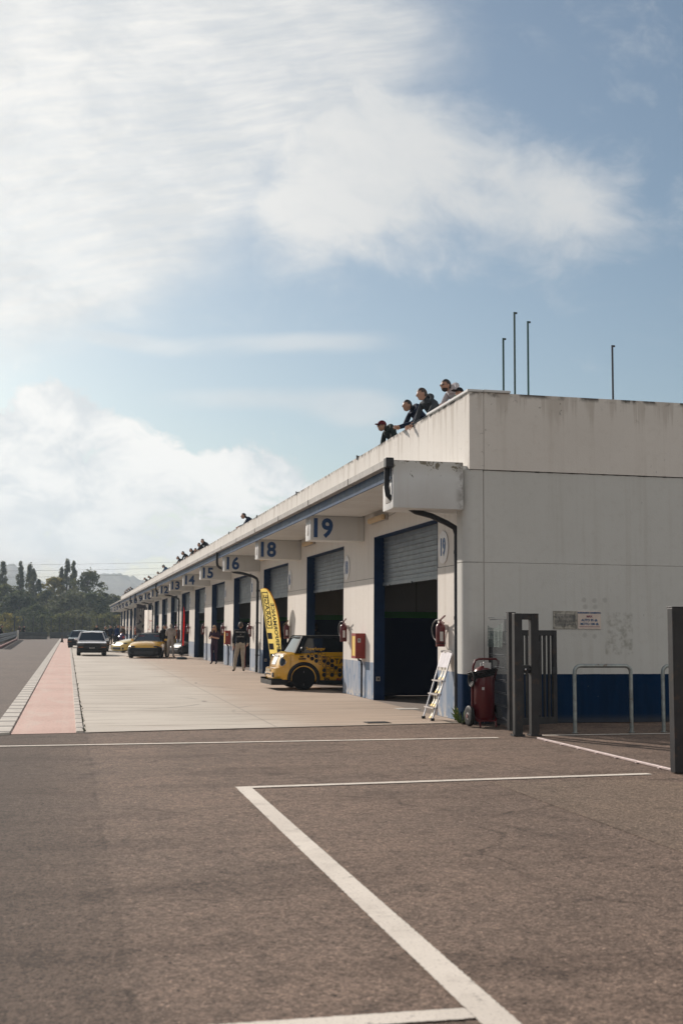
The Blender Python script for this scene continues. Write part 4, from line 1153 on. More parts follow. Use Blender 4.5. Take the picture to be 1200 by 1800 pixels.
# ------------------------------------------------------------------ vehicles (local: nose at -Y, x across, z up)
M_GLASS = mat('car_glass', (.012, .015, .018), .06, var=.02, spec=.8)
def paint(name, c, rough=.28, metal=0.0):
    return mat(name, c, rough, metal, var=.05, vs=2, coat=1.0)
M_TYRE = mat('tyre_rubber', (.009, .009, .010), .8, var=.2, spec=.15)
M_RIMD = mat('rim_dark', (.10, .10, .105), .3, .7, var=.1)
M_TRIM = mat('black_trim', (.009, .010, .012), .45, var=.15, spec=.3)
M_CHR = bpy.data.materials['chrome']
M_HEAD = mat('headlight_glass', (.35, .37, .38), .1, .3)
def cut(o, cutters):
    for c in cutters:
        m = o.modifiers.new('arch', 'BOOLEAN'); m.operation = 'DIFFERENCE'; m.solver = 'EXACT'; m.object = c
    dg = bpy.context.evaluated_depsgraph_get()
    me = bpy.data.meshes.new_from_object(o.evaluated_get(dg))
    o.modifiers.clear(); o.data = me
    me.shade_smooth(); me.set_sharp_from_angle(angle=R(32))
    for c in cutters:
        bpy.data.objects.remove(c)
def body_loft(st):
    # stations: (y, half width, z bottom, z belt/top, crown, tumble)
    b_ = MB(); ring = []
    for (y, hw, zb, zt, cr, tu) in st:
        zm = zb + (zt - zb) * .45
        half = [(0, zb), (hw * .80, zb), (hw * .965, zb + .05), (hw, zm), (hw * .995, zm + (zt - zm) * .45), (hw * (1 - tu * .35), zt - .06), (hw * (1 - tu), zt), (hw * (1 - tu) * .55, zt + cr * .75), (0, zt + cr)]
        r_ = [(x, y, z) for x, z in half] + [(-x, y, z) for x, z in half[-2:0:-1]]
        ring.append(r_)
    n_ = len(ring[0])
    b_.add([p for r_ in ring for p in r_], [(i * n_ + k, i * n_ + (k + 1) % n_, (i + 1) * n_ + (k + 1) % n_, (i + 1) * n_ + k) for i in range(len(ring) - 1) for k in range(n_)] + [tuple(range(n_))[::-1], tuple((len(ring) - 1) * n_ + k for k in range(n_))])
    return b_
def wheel(t_, x, y, r, w, side, rim, spokes=8):
    Mx = TR(x, y, r, 0, R(90), 0)
    b_ = MB(); b_.lathe([(r * .66, -w / 2), (r * .95, -w / 2), (r, -w / 2 + .025), (r, w / 2 - .025), (r * .95, w / 2), (r * .66, w / 2)], 32, 0, Mx)
    wo = b_.build('wheel', M_TYRE, t_, smooth=40)
    b_ = MB(); o_ = side * w / 2
    b_.lathe([(.02, o_ * .55), (r * .66, o_ * .5), (r * .68, o_ * .98), (r * .62, o_ * .96), (r * .60, o_ * .75)], 32, 0, Mx) if side > 0 else b_.lathe([(.02, o_ * .55), (r * .66, o_ * .5), (r * .68, o_ * .98), (r * .62, o_ * .96), (r * .60, o_ * .75)], 32, 0, Mx)
    for k in range(spokes):
        a = 2 * math.pi * k / spokes
        p = Mx @ Vector((r * .08 * math.cos(a), r * .08 * math.sin(a), o_ * .82)); q = Mx @ Vector((r * .62 * math.cos(a), r * .62 * math.sin(a), o_ * .88))
        b_.bar(p, q, .022, .03)
    b_.lathe([(.04, o_ * .7), (.045, o_ * .95), (.01, o_ * .98)], 12, 0, Mx)
    b_.build('rim', rim, wo, smooth=40)
def greenhouse(t_, S, pm, glass=M_GLASS):
    # S: yA (screen base), yC (screen top), yD (rear screen top), yB (rear base), wb, wt, zb, zr
    yA, yC, yD, yB, wb, wt, zb, zr = S
    zc = zb - .02
    F = lambda s_, y, w, z: (s_ * w, y, z)
    # inside is dark so the glass reads deep
    b_ = MB()
    b_.add([(-wb, yA, zc), (wb, yA, zc), (wt, yC, zr - .03), (-wt, yC, zr - .03), (0, yA - .10, zc), (0, yC - .05, zr - .01)], [(0, 4, 5, 3), (4, 1, 2, 5)])
    b_.build('windscreen', glass, t_, smooth=60)
    b_ = MB(); b_.add([(-wb * .98, yB, zc), (wb * .98, yB, zc), (wt * .97, yD, zr - .03), (-wt * .97, yD, zr - .03)], [(0, 1, 2, 3)]); b_.build('rear_window', glass, t_)
    for s_ in (-1, 1):
        b_ = MB(); b_.add([(s_ * wb, yA, zc), (s_ * wb * .99, yB, zc), (s_ * wt * .98, yD, zr - .03), (s_ * wt, yC, zr - .03)], [(0, 1, 2, 3)]); b_.build('side_window', glass, t_)
    b_ = MB(); nx, ny = 9, 7; vs = []
    for z_ in (1, 0):
        for j in range(ny):
            v = j / (ny - 1); y = (yC - .03) + (yD + .04 - yC + .03) * v
            for i in range(nx):
                u = -1 + 2 * i / (nx - 1)
                ww = wt * (1 + .0 * v) * 1.02
                z = zr + .05 * (1 - u ** 4) * (1 - (2 * v - 1) ** 4) - (.035 if not z_ else 0) - .03
                vs.append((u * ww, y - .06 * (1 - u * u) * (1 - v), z))
    N_ = nx * ny
    fs = []
    for j in range(ny - 1):
        for i in range(nx - 1):
            a = j * nx + i; fs += [(a, a + 1, a + nx + 1, a + nx), (N_ + a, N_ + a + nx, N_ + a + nx + 1, N_ + a + 1)]
    for i in range(nx - 1):
        fs += [(i, N_ + i, N_ + i + 1, i + 1), ((ny - 1) * nx + i, (ny - 1) * nx + i + 1, N_ + (ny - 1) * nx + i + 1, N_ + (ny - 1) * nx + i)]
    for j in range(ny - 1):
        a = j * nx; b2 = j * nx + nx - 1
        fs += [(a, a + nx, N_ + a + nx, N_ + a), (b2, N_ + b2, N_ + b2 + nx, b2 + nx)]
    b_.add(vs, fs); b_.build('roof', pm, t_, smooth=50)
    for s_ in (-1, 1):
        b_ = MB()
        b_.bar((s_ * wb, yA, zc), (s_ * wt, yC, zr - .02), .055, .05)
        b_.bar((s_ * wb * .99, yB, zc), (s_ * wt * .98, yD, zr - .02), .10, .06)
        ym = (yC + yD) / 2 + .1; b_.bar((s_ * wb * .995, ym + .05, zc), (s_ * wt * .99, ym, zr - .03), .06, .03)
        b_.bar((s_ * wt, yC, zr - .02), (s_ * wt * .98, yD, zr - .02), .05, .05)
        b_.build('pillar', pm, t_)
def mirror(t_, x, y, z, m):
    b_ = MB(); s_ = 1 if x > 0 else -1
    b_.sphere((x + s_ * .10, y, z), (.10, .05, .065), 12, 8); b_.bar((x, y + .02, z - .03), (x + s_ * .08, y, z - .02), .03)
    b_.build('mirror', m, t_, smooth=50)
def arches(body, W, wy, r, w=.30):
    cs = []
    for y in wy:
        b_ = MB(); b_.lathe([(r, -W), (r, W)], 40, 0, TR(0, y, r * .93, 0, R(90), 0)); cs.append(b_.build('arch_cutter', M_TRIM))
    # only the outer part is cut: keep an inner box
    cut(body, cs)
def inner_floor(t_, W, L_, zb, y0=.2):
    b_ = MB(); b_.box(-W / 2 + .30, W / 2 - .30, y0, L_ - .2, zb + .01, zb + .42); b_.build('underbody', M_TRIM, t_)

# --- yellow hatchback coming nose first out of door 18
M_MINI = paint('paint_amber', (.74, .385, .012), .25)
def mini():
    t_ = thing('hatchback_car', 'small yellow and black racing hatchback with honeycomb stickers nosing out of garage door 18', 'car', (5.276, 31.10, 0), R(-90 + 1.5))
    st = [(.03, .58, .34, .60, .01, .10), (.06, .64, .28, .69, .015, .12), (.10, .69, .24, .79, .02, .15), (.145, .73, .22, .875, .025, .17), (.20, .765, .20, .92, .03, .18), (.28, .80, .20, .94, .035, .18), (.44, .83, .20, .953, .03, .16), (.70, .84, .20, .96, .02, .12), (1.25, .84, .20, .97, .0, .09), (2.2, .845, .20, .98, .0, .07), (3.0, .84, .20, .99, 0, .08), (3.5, .80, .24, .97, 0, .10), (3.68, .70, .32, .90, 0, .12)]
    bo = body_loft(st).build('body', M_MINI, t_)
    arches(bo, 1.2, (.66, 3.06), .345)
    inner_floor(t_, 1.68, 3.6, .2)
    greenhouse(t_, (.44, .66, 3.2, 3.52, .765, .635, .965, 1.395), M_TRIM)
    
    for s_ in (-1, 1):
        b_ = MB(); b_.bar((s_ * .762, .52, .95), (s_ * .64, .72, 1.36), .16, .05); b_.build('front_pillar', M_TRIM, t_)
    for s_ in (-1, 1):
        for y in (.66, 3.06):
            wheel(t_, s_ * .735, y, .305, .215, s_, M_RIMD, 10)
            # black wheel-arch flares
            b_ = MB(); pts = [(s_ * .83, y + .385 * math.cos(R(a)), .29 + .385 * math.sin(R(a))) for a in range(-10, 191, 10)]
            b_.tube(pts, .05, 8); b_.build('arch_flare', M_TRIM, t_, smooth=60)
        h_ = MB(); h_.sphere((0, 0, 0), (.098, .05, .155), 18, 12); h_.v = [tuple(Matrix.Translation((s_ * .665, .165, .755)) @ Euler((R(-24), 0, R(s_ * 46))).to_matrix().to_4x4() @ Vector(p)) for p in h_.v]
        h_ = h_.build('headlight', mat('smoked_lens', (.012, .022, .035), .12), t_, smooth=50)
        rg = MB(); rg.tube([tuple(Matrix.Translation((s_ * .665, .160, .755)) @ Euler((R(-24), 0, R(s_ * 46))).to_matrix().to_4x4() @ Vector((.102 * math.cos(q * .2618), -.012, .160 * math.sin(q * .2618)))) for q in range(24)], .010, 6, closed=True); rg.build('lamp_ring', M_CHR, h_, smooth=60)
        mirror(t_, s_ * .80, .60, 1.05, M_TRIM)
        b_ = MB(); b_.box(s_ * .835 - .012, s_ * .835 + .012, 1.02, 2.65, .14, .25); b_.build('side_skirt', M_TRIM, t_)
    # bumper, grille plate, splitter
    b_ = MB(); st2 = [(-.10, .42, .30, .52, .0, .06), (-.07, .58, .26, .545, .0, .05), (.0, .70, .24, .56, 0, .04), (.12, .80, .22, .57, 0, .03), (.28, .83, .22, .56, 0, .02)]
    b_ = body_loft(st2); o_ = b_.build('bumper', M_MINI, t_, smooth=35)
    b_ = MB(); b_.bbox(-.30, .30, -.112, -.09, .375, .415, .008); b_.bbox(-.56, -.42, -.100, -.03, .32, .44, .01); b_.bbox(.42, .56, -.100, -.03, .32, .44, .01); b_.build('air_intake', M_TRIM, o_)
    b_ = MB(); b_.sphere((.5, -.09, .37), (.045, .03, .045), 10, 8); b_.sphere((-.5, -.09, .37), (.045, .03, .045), 10, 8); b_.build('fog_lamp', M_HEAD, o_)
    b_ = MB()
    g = [(-.22, .022, .64), (.22, .022, .64), (.25, .112, .85), (-.25, .112, .85)]
    b_.add(g + [(x, y + .08, z) for x, y, z in g], [(0, 1, 2, 3), (4, 7, 6, 5), (0, 4, 5, 1), (1, 5, 6, 2), (2, 6, 7, 3), (3, 7, 4, 0)]); b_.build('grille', mat('grille_silver', (.58, .58, .57), .4, .3, var=.15, vs=20), t_)
    b_ = MB(); b_.tube([(-.27, .115, .862), (0, .10, .872), (.27, .115, .862)], .018, 8); b_.build('grille_lip', M_CHR, t_)
    b_ = MB(); b_.box(-.26, .26, -.118, -.105, .46, .53); b_.build('number_plate', mat('plate_dull', (.35, .30, .2), .5), t_)
    b_ = MB(); b_.box(-.74, .74, -.17, .25, .175, .20); b_.box(-.76, -.735, -.17, .25, .13, .29); b_.box(.735, .76, -.17, .25, .13, .29); b_.box(-.735, .735, -.175, -.155, .13, .25); b_.build('splitter', M_TRIM, t_)
    # livery on the side facing the camera (local -x? the left flank is +x here)
    s_ = 1
    b_ = MB(); rnd = random.Random(2)
    cells = [(1.32, .86), (1.42, .92), (1.42, .80), (1.53, .86), (1.63, .92), (1.63, .80), (1.74, .86), (1.74, .74), (1.63, .68), (1.53, .74), (1.74, .62), (1.84, .80), (1.84, .68), (1.95, .62), (1.95, .74), (1.74, .50), (1.84, .56), (1.84, .44), (1.95, .50), (2.05, .44), (2.05, .56), (2.16, .50), (1.95, .38), (2.16, .38), (2.26, .44), (1.74, .38), (2.26, .56), (2.36, .5)]
    def hexagon(y, z, r, a0=0): return [(y + r * math.cos(R(60 * k + a0)), z + r * math.sin(R(60 * k + a0))) for k in range(6)]
    def flank_x(y, z):
        hw = .842 if y > .6 else .835
        zm = .20 + .77 * .45
        if z <= zm: return hw * (1 - .035 * max(0, (zm - z) / (zm - .25)) ** 2)
        k = (z - zm) / (.97 - zm)
        return hw * (1 - .005 * min(1, k / .45)) if k < .45 else hw * (.995 - (.02 + .02 * k) * (k - .45) / .4)
    for (y, z) in cells:
        y -= .54; z = .965 - (.92 - z) * 1.0 - .035
        r = .058 * rnd.choice((.8, 1, 1, 1.06))
        p = hexagon(y, z, r)
        if rnd.random() < .78:
            vs = [(flank_x(y_, z_) + .0045, y_, z_) for y_, z_ in p]
            b_.add(vs, [tuple(range(6))])
        else:
            q = hexagon(y, z, r * .72)
            vs = [(flank_x(y_, z_) + .0045, y_, z_) for y_, z_ in p + q]
            b_.add(vs, [(k, (k + 1) % 6, 6 + (k + 1) % 6, 6 + k) for k in range(6)])
    b_.build('honeycomb_sticker', M_TRIM, t_)
    # lettering on the flank reads front to back
    FX = lambda y, z, x: Matrix.Translation((x, y, z)) @ Matrix(((0, 0, 1, 0), (1, 0, 0, 0), (0, 1, 0, 0), (0, 0, 0, 1)))
    for s2, sz, y, z, mm, x in (('TA', .20, 1.60, .73, M_TRIM, .847), ('Superlunger', .105, .99, 1.06, M_MINI, .775), ('BAR', .055, .60, .86, M_TRIM, .846), ('RACING', .05, .62, .80, M_TRIM, .847), ('EAS', .09, 1.27, .285, M_TRIM, .838), ('Jet', .10, 1.24, .83, mat('sticker_dark_amber', (.34, .17, .02), .5), .846)):
        b_ = MB(); b_.text(s2, sz, FX(y, z, x), .0015, .0035); 
        if s2 == 'Superlunger': b_.v = [(x_ - (z_ - 1.0) * .32 - .009, y_, z_) for x_, y_, z_ in b_.v]
        b_.build('lettering', mm, t_)
    b_ = MB(); b_.add([(.847, 2.10, .60), (.847, 2.9, .60), (.847, 2.9, .865), (.847, 2.10, .865)], [(0, 1, 2, 3)])
    b_.v += []
    b_ = MB()
    for (y0, z0, y1, z1) in ((1.36, .605, 2.5, .612), (1.36, .865, 2.5, .872), (1.36, .605, 1.367, .872)):
        b_.box(.843, .8475, y0, y1, z0, z1)
    b_.build('sticker_frame', M_TRIM, t_)
    b_ = MB(); b_.box(.838, .8465, 1.225, 1.233, .27, .955); b_.box(.838, .8455, 1.233, 2.3, .27, .278); b_.build('door_seam', M_TRIM, t_)
    b_ = MB(); b_.bbox(.842, .868, 2.02, 2.16, .80, .825, .008); b_.build('door_handle', M_CHR, t_)
    b_ = MB(); b_.box(.835, .8465, .30, .306, .60, .93); b_.build('bonnet_seam', M_TRIM, t_)
    for (c, y) in (((.35, .05, .02), 1.50), ((.55, .16, .02), 1.57), ((.03, .18, .35), 1.64)):
        b_ = MB(); b_.add([(.826, y, .215), (.826, y + .06, .215), (.84, y + .10, .31), (.84, y + .04, .31)], [(0, 1, 2, 3)]); b_.build('sticker', mat('stripe_paint', c, .5), t_)
    return t_
mini()

# --- generic cars seen from the front
def road_car(name, label, loc, rz, L_, W, H, pm, st, gh, wr, wy, rim, front=None, hood=None, group=None, lights=None):
    t_ = thing(name, label, 'car', loc, rz)
    bo = body_loft(st).build('body', pm, t_)
    arches(bo, W, wy, wr + .04)
    inner_floor(t_, W, L_, st[3][2])
    greenhouse(t_, gh, pm)
    for s_ in (-1, 1):
        for y in wy:
            wheel(t_, s_ * (W / 2 - .115), y, wr, .205, s_, rim)
        mirror(t_, s_ * (gh[4] + .02), gh[0] + .30, gh[6] + .06, pm)
    return t_
M_LENSD = mat('lens_dark', (.06, .065, .07), .2)
# silver boxy coupe
M_SIL = paint('paint_silver', (.74, .72, .72), .3, .0)
def boxy(label, loc, rz, pm, lower):
    W = 1.64
    st = [(.0, .74, .40, .66, .0, .03), (.04, .80, .36, .70, .01, .04), (.16, .82, .30, .73, .02, .06), (.66, .82, .28, .78, .03, .08), (1.25, .82, .26, .83, .03, .08), (1.6, .82, .26, .85, .0, .06), (2.8, .82, .26, .87, 0, .06), (3.3, .81, .28, .86, .01, .07), (4.0, .80, .32, .83, .02, .08), (4.15, .77, .40, .80, 0, .08)]
    t_ = road_car('coupe_car', label, loc, rz, 4.15, W, 1.33, pm, st, (1.28, 1.92, 2.95, 3.6, .755, .585, .845, 1.325), .30, (.80, 3.18), M_RIMD)
    b_ = MB(); b_.bbox(-.81, .81, -.10, .10, .34, .53, .03); b_.bbox(-.79, .79, -.06, .2, .17, .338, .03); o_ = b_.build('bumper', lower, t_, smooth=35)
    b_ = MB(); b_.bbox(-.78, -.45, -.042, -.033, .57, .66, .004); b_.build('headlight', M_LENSD, t_)
    b_ = MB(); b_.bbox(.45, .78, -.042, -.033, .57, .66, .004); b_.build('headlight', M_LENSD, t_)
    b_ = MB(); b_.bbox(-.81, .81, -.032, .03, .525, .70, .01); b_.build('grille', M_TRIM, t_)
    for s_ in (-1, 1):
        b_ = MB(); b_.bbox(s_ * .62 - .13, s_ * .62 + .13, -.108, -.09, .46, .50, .004); b_.build('indicator', mat('indicator_amber', (.30, .09, .02), .3), t_)
    b_ = MB(); b_.box(-.26, .26, -.112, -.102, .39, .48); b_.text('BM 84 RT', .075, FACE_Y(0, -.1135, .435), .001, .001, 1); b_.build('number_plate', [M_TRIM, M_LAB], t_)
    return t_
boxy('silver boxy coupe with black lower bumper parked on the apron facing the camera', (1.32, 67.6, 0), R(0), M_SIL, M_TRIM)
boxy('second boxy coupe with a grey roof parked behind the silver one', (1.85, 79.5, 0), R(2), paint('paint_grey', (.22, .23, .23), .3, .3), M_TRIM)
boxy('teal grey car at the left end of the parked row', (.78, 93.5, 0), R(-4), paint('paint_teal', (.10, .155, .165), .3, .2), M_TRIM)
# yellow low roadster with black bumper
M_YC = paint('paint_yellow', (.85, .47, .03), .25)
def roadster(name, label, loc, rz, pm, bump, roofm):
    W = 1.80
    st = [(.0, .62, .26, .50, .02, .10), (.06, .76, .20, .56, .03, .12), (.22, .85, .17, .66, .05, .16), (.55, .89, .16, .755, .06, .20), (.85, .90, .16, .81, .055, .20), (1.30, .885, .16, .85, .05, .17), (1.7, .87, .16, .86, .0, .08), (2.6, .875, .16, .85, .0, .08), (3.3, .90, .17, .87, .01, .12), (3.9, .86, .24, .86, .02, .14), (4.1, .76, .34, .82, .0, .12)]
    t_ = road_car(name, label, loc, rz, 4.1, W, 1.24, pm, st, (1.46, 2.12, 2.85, 3.35, .77, .565, .875, 1.265), .315, (.80, 3.20), M_RIMD)
    for ch in t_.children:
        if ch.name.startswith('roof') or ch.name.startswith('pillar'): ch.data.materials[0] = roofm
    st2 = [(-.14, .56, .12, .44, .0, .05), (-.10, .72, .11, .50, .0, .06), (.0, .82, .11, .54, .0, .06), (.2, .885, .11, .57, .0, .05), (.36, .905, .11, .56, 0, .03)]
    o_ = body_loft(st2).build('bumper', bump, t_, smooth=35)
    b_ = MB(); b_.bbox(-.50, .50, -.152, -.10, .18, .36, .03); b_.build('air_intake', M_DARK, o_)
    for s_ in (-1, 1):
        b_ = MB(); b_.bbox(s_ * .66 - .10, s_ * .66 + .10, -.125, -.05, .20, .34, .03); b_.build('side_intake', M_DARK, o_)
        h_ = MB(); h_.sphere((0, 0, 0), (.22, .12, .055), 16, 10); h_.v = [tuple(Matrix.Translation((s_ * .66, .16, .565)) @ Euler((R(-18), R(s_ * 12), R(s_ * 34))).to_matrix().to_4x4() @ Vector(p)) for p in h_.v]; h_.build('headlight', M_LENSD, t_, smooth=50)
    b_ = MB(); b_.box(-.86, .86, -.24, .1, .085, .105); b_.build('splitter', M_TRIM, t_)
    b_ = MB(); b_.bbox(-.80, .80, 3.75, 3.98, 1.16, 1.185, .008); b_.bar((-.5, 3.85, .86), (-.5, 3.85, 1.16), .03); b_.bar((.5, 3.85, .86), (.5, 3.85, 1.16), .03); b_.build('rear_wing', M_TRIM, t_)
    b_ = MB(); b_.add([(-.55, 2.0, 1.165), (.55, 2.0, 1.165), (.565, 1.93, 1.12), (-.565, 1.93, 1.12)], [(0, 1, 2, 3)]); b_.v = [(x, y - .055 * (1 - (x / .8) ** 2) - .03, z) for x, y, z in b_.v]; b_.build('sun_strip', mat('strip_red', (.20, .03, .03), .5), t_)
    return t_
roadster('sports_car', 'low yellow sports car with black front bumper standing on the apron facing the camera', (3.86, 62.6, 0), R(-12), M_YC, M_TRIM, M_TRIM)
# yellow car nose seen behind it, pointing left
roadster('sports_car', 'pale yellow sports car parked across the lane behind the black bumpered one', (3.12, 76.5, 0), R(-62), paint('paint_pale_yellow', (.66, .47, .10), .25), paint('paint_pale_yellow_bumper', (.62, .42, .08), .3), M_TRIM)
roadster('sports_car', 'dark low sports car nosing out of the garage beside the red flag', (6.1, 69.2, 0), R(-66), paint('paint_black', (.012, .014, .018), .2), M_TRIM, M_TRIM)
# a motorbike in the crowd
t = thing('motorbike', 'dark motorbike with a red tail light among the people by the far garages', 'motorbike', (4.1, 92, 0), R(20))
for y in (0, 1.35):
    b_ = MB(); b_.lathe([(.2, -.06), (.3, -.05), (.31, 0), (.3, .05), (.2, .06)], 20, 0, TR(0, y, .31, 0, R(90), 0)); b_.build('wheel', M_TYRE, t)
b_ = MB(); b_.sphere((0, .7, .75), (.18, .55, .24), 14, 10); b_.sphere((0, .25, .85), (.2, .28, .3), 12, 8); b_.bar((0, 1.0, .85), (0, 1.6, 1.0), .2, .1); b_.build('fairing', mat('fairing_purple', (.06, .04, .12), .3), t, smooth=50)
b_ = MB(); b_.bar((-.34, .35, 1.05), (.34, .35, 1.05), .03); b_.build('handlebar', M_TRIM, t)
b_ = MB(); b_.sphere((0, -.03, .85), (.09, .03, .08), 10, 6); b_.build('tail_light', mat('lens_red', (.5, .03, .02), .3), t)
# ------------------------------------------------------------------ people (local: facing -Y, left hand at +X, feet at z = 0)
cloth_cache = {}
def cloth(name, c, rough=.85, var=.15, vs=9):
    k = (name,) + tuple(c)
    if k not in cloth_cache:
        cloth_cache[k] = mat(name, c, rough, var=var, vs=vs, bump=.3, bs=30, spec=.2)
    return cloth_cache[k]
SKIN = mat('skin', (.50, .29, .205), .55, var=.06, vs=12); SKIN2 = mat('skin_tan', (.43, .245, .165), .55, var=.06, vs=12)
HAIR_D = mat('hair_dark', (.022, .016, .013), .6, var=.3, vs=40, bump=.5, bs=90); HAIR_B = mat('hair_blond', (.34, .21, .10), .6, var=.3, vs=40, bump=.5, bs=90); HAIR_G = mat('hair_brown', (.06, .04, .028), .6, var=.3, vs=40)
M_SHOE = mat('shoe_dark', (.02, .02, .022), .6)
def base_pose(h=1.75, lean=0, back=0, arms='down', legs='stand'):
    k = h / 1.75
    P = dict(pelvis=(0, 0, .96), spine=(0, .01, 1.14), chest=(0, .0, 1.34), neck=(0, .01, 1.49), head=(0, -.015, 1.635))
    for s, n in ((1, 'L'), (-1, 'R')):
        P['sh' + n] = (s * .185, .01, 1.425)
        if arms == 'down': P['el' + n] = (s * .245, .03, 1.15); P['wr' + n] = (s * .25, -.05, .91)
        elif arms == 'crossed': P['el' + n] = (s * .25, -.03, 1.15); P['wr' + n] = (-s * .02, -.24, 1.17 + s * .03)
        elif arms == 'phone': P['el' + n] = (s * .22, -.02, 1.16); P['wr' + n] = (s * .06, -.27, 1.22)
        elif arms == 'hips': P['el' + n] = (s * .38, .08, 1.18); P['wr' + n] = (s * .20, -.05, 1.02)
        elif arms == 'lean': P['el' + n] = (s * .24, -.30, 1.12); P['wr' + n] = (s * .10, -.50, 1.10)
        P['hip' + n] = (s * .09, 0, .93); P['kn' + n] = (s * .10, -.025, .50); P['an' + n] = (s * .105, .03, .09); P['to' + n] = (s * .13, -.13, .045)
    if legs == 'walk':
        P['knL'] = (.09, -.16, .53); P['anL'] = (.09, -.22, .12); P['toL'] = (.10, -.38, .07)
        P['knR'] = (-.09, .04, .50); P['anR'] = (-.09, .34, .16); P['toR'] = (-.09, .24, .05)
    if lean:
        M_ = Matrix.Translation((0, back, .96)) @ Matrix.Rotation(R(lean), 4, 'X') @ Matrix.Translation((0, 0, -.96))
        for q in ('spine', 'chest', 'neck', 'head', 'shL', 'shR', 'elL', 'elR', 'wrL', 'wrR'):
            P[q] = tuple(M_ @ Vector(P[q]))
        P['pelvis'] = (0, back, .96)
        for n in 'LR':
            x, y, z = P['hip' + n]; P['hip' + n] = (x, y + back, z)
            x, y, z = P['kn' + n]; P['kn' + n] = (x, y + back * .6, z)
    return {q: Vector(v) * k for q, v in P.items()}, k
def person(label, loc, rz, P, k, top, legs, skin=SKIN, sleeve=None, hair=HAIR_D, hairstyle='short', shoe=M_SHOE, look=0, tilt=0, cap=None, capdir=None, hood=None, beard=False, glasses=False, stripes=None, bulk=1.0, group=None, fingers=True, neckcol=None, extra=None):
    t_ = thing('person', label, 'person', loc, rz, group)
    b = bulk
    nodes = {}; verts = []; edges = []; rad = []
    def nd(n, p, r):
        nodes[n] = len(verts); verts.append(Vector(p)); rad.append(r if isinstance(r, tuple) else (r * k, r * k)); return nodes[n]
    nd('pelvis', P['pelvis'], (.150 * b * k, .115 * b * k)); nd('spine', P['spine'], (.140 * b * k, .105 * b * k)); nd('chest', P['chest'], (.160 * b * k, .112 * b * k)); nd('neck', P['neck'], .062); nd('nk2', P['neck'].lerp(P['head'], .5), .055)
    edges += [('pelvis', 'spine'), ('spine', 'chest'), ('chest', 'neck'), ('neck', 'nk2')]
    for n in 'LR':
        s = 1 if n == 'L' else -1
        nd('sh' + n, P['sh' + n], .070 * b); nd('el' + n, P['el' + n], .050 * b); nd('wr' + n, P['wr' + n], .034)
        d = (P['wr' + n] - P['el' + n]).normalized()
        nd('pa' + n, P['wr' + n] + d * .075 * k, (.040 * k, .022 * k))
        edges += [('chest', 'sh' + n), ('sh' + n, 'el' + n), ('el' + n, 'wr' + n), ('wr' + n, 'pa' + n)]
        if fingers:
            side = d.cross(Vector((s, .2, .1))).normalized()
            if side.length < .1: side = Vector((0, 1, 0))
            dn = d.cross(side).normalized()
            for fi, (off, ln) in enumerate(((-.030, .060), (-.010, .072), (.010, .068), (.030, .052))):
                a = P['wr' + n] + d * .095 * k + side * off * k
                m1 = a + d * ln * .55 * k - dn * .006 * k * s; e = a + d * ln * k - dn * .026 * k * s
                nd('f%s%d' % (n, fi), a, .011); nd('g%s%d' % (n, fi), m1, .0095); nd('h%s%d' % (n, fi), e, .008)
                edges += [('pa' + n, 'f%s%d' % (n, fi)), ('f%s%d' % (n, fi), 'g%s%d' % (n, fi)), ('g%s%d' % (n, fi), 'h%s%d' % (n, fi))]
            a = P['wr' + n] + d * .03 * k - side * .040 * k; e = a + d * .045 * k - side * .018 * k - dn * .02 * k * s
            nd('t' + n, a, .013); nd('u' + n, e, .010); edges += [('wr' + n, 't' + n), ('t' + n, 'u' + n)]
        nd('hip' + n, P['hip' + n], .098 * b); nd('th' + n, P['hip' + n].lerp(P['kn' + n], .5), .082 * b); nd('kn' + n, P['kn' + n], .060 * b); nd('ca' + n, P['kn' + n].lerp(P['an' + n], .4), .058 * b); nd('an' + n, P['an' + n], .045 * b); nd('to' + n, P['to' + n], (.042 * k, .035 * k))
        edges += [('pelvis', 'hip' + n), ('hip' + n, 'th' + n), ('th' + n, 'kn' + n), ('kn' + n, 'ca' + n), ('ca' + n, 'an' + n), ('an' + n, 'to' + n)]
    me = bpy.data.meshes.new('person_skeleton')
    me.from_pydata([tuple(v) for v in verts], [(nodes[a], nodes[c]) for a, c in edges], [])
    o = bpy.data.objects.new('person_skeleton', me); COL.objects.link(o)
    sk = o.modifiers.new('skin', 'SKIN')
    if not me.skin_vertices: me.attributes  # created with the modifier
    bm = bmesh.new(); bm.from_mesh(me); lay = bm.verts.layers.skin.verify(); bm.verts.ensure_lookup_table()
    for i, v in enumerate(bm.verts):
        v[lay].radius = rad[i]; v[lay].use_root = (i == 0)
    bm.to_mesh(me); bm.free()
    ss = o.modifiers.new('sub', 'SUBSURF'); ss.levels = ss.render_levels = 1
    dg = bpy.context.evaluated_depsgraph_get()
    bmesh_me = bpy.data.meshes.new_from_object(o.evaluated_get(dg))
    bpy.data.objects.remove(o)
    # regions by the nearest bone
    segs = []
    def sg(a, c, m_): segs.append((verts[nodes[a]], verts[nodes[c]], m_))
    slv = 0 if sleeve is None else 3
    sg('pelvis', 'spine', 0); sg('spine', 'chest', 0); sg('chest', 'neck', 0); sg('neck', 'nk2', 2)
    for n in 'LR':
        sg('chest', 'sh' + n, 0); sg('sh' + n, 'el' + n, 0); sg('el' + n, 'wr' + n, slv); sg('wr' + n, 'pa' + n, 2)
        if fingers:
            for fi in range(4): sg('f%s%d' % (n, fi), 'h%s%d' % (n, fi), 2)
            sg('t' + n, 'u' + n, 2)
        sg('hip' + n, 'kn' + n, 1); sg('kn' + n, 'an' + n, 1); sg('an' + n, 'to' + n, 4)
    waist = P['pelvis'].lerp(P['spine'], .30).z
    mb_ = MB(); mb_.v = [tuple(v.co) for v in bmesh_me.vertices]
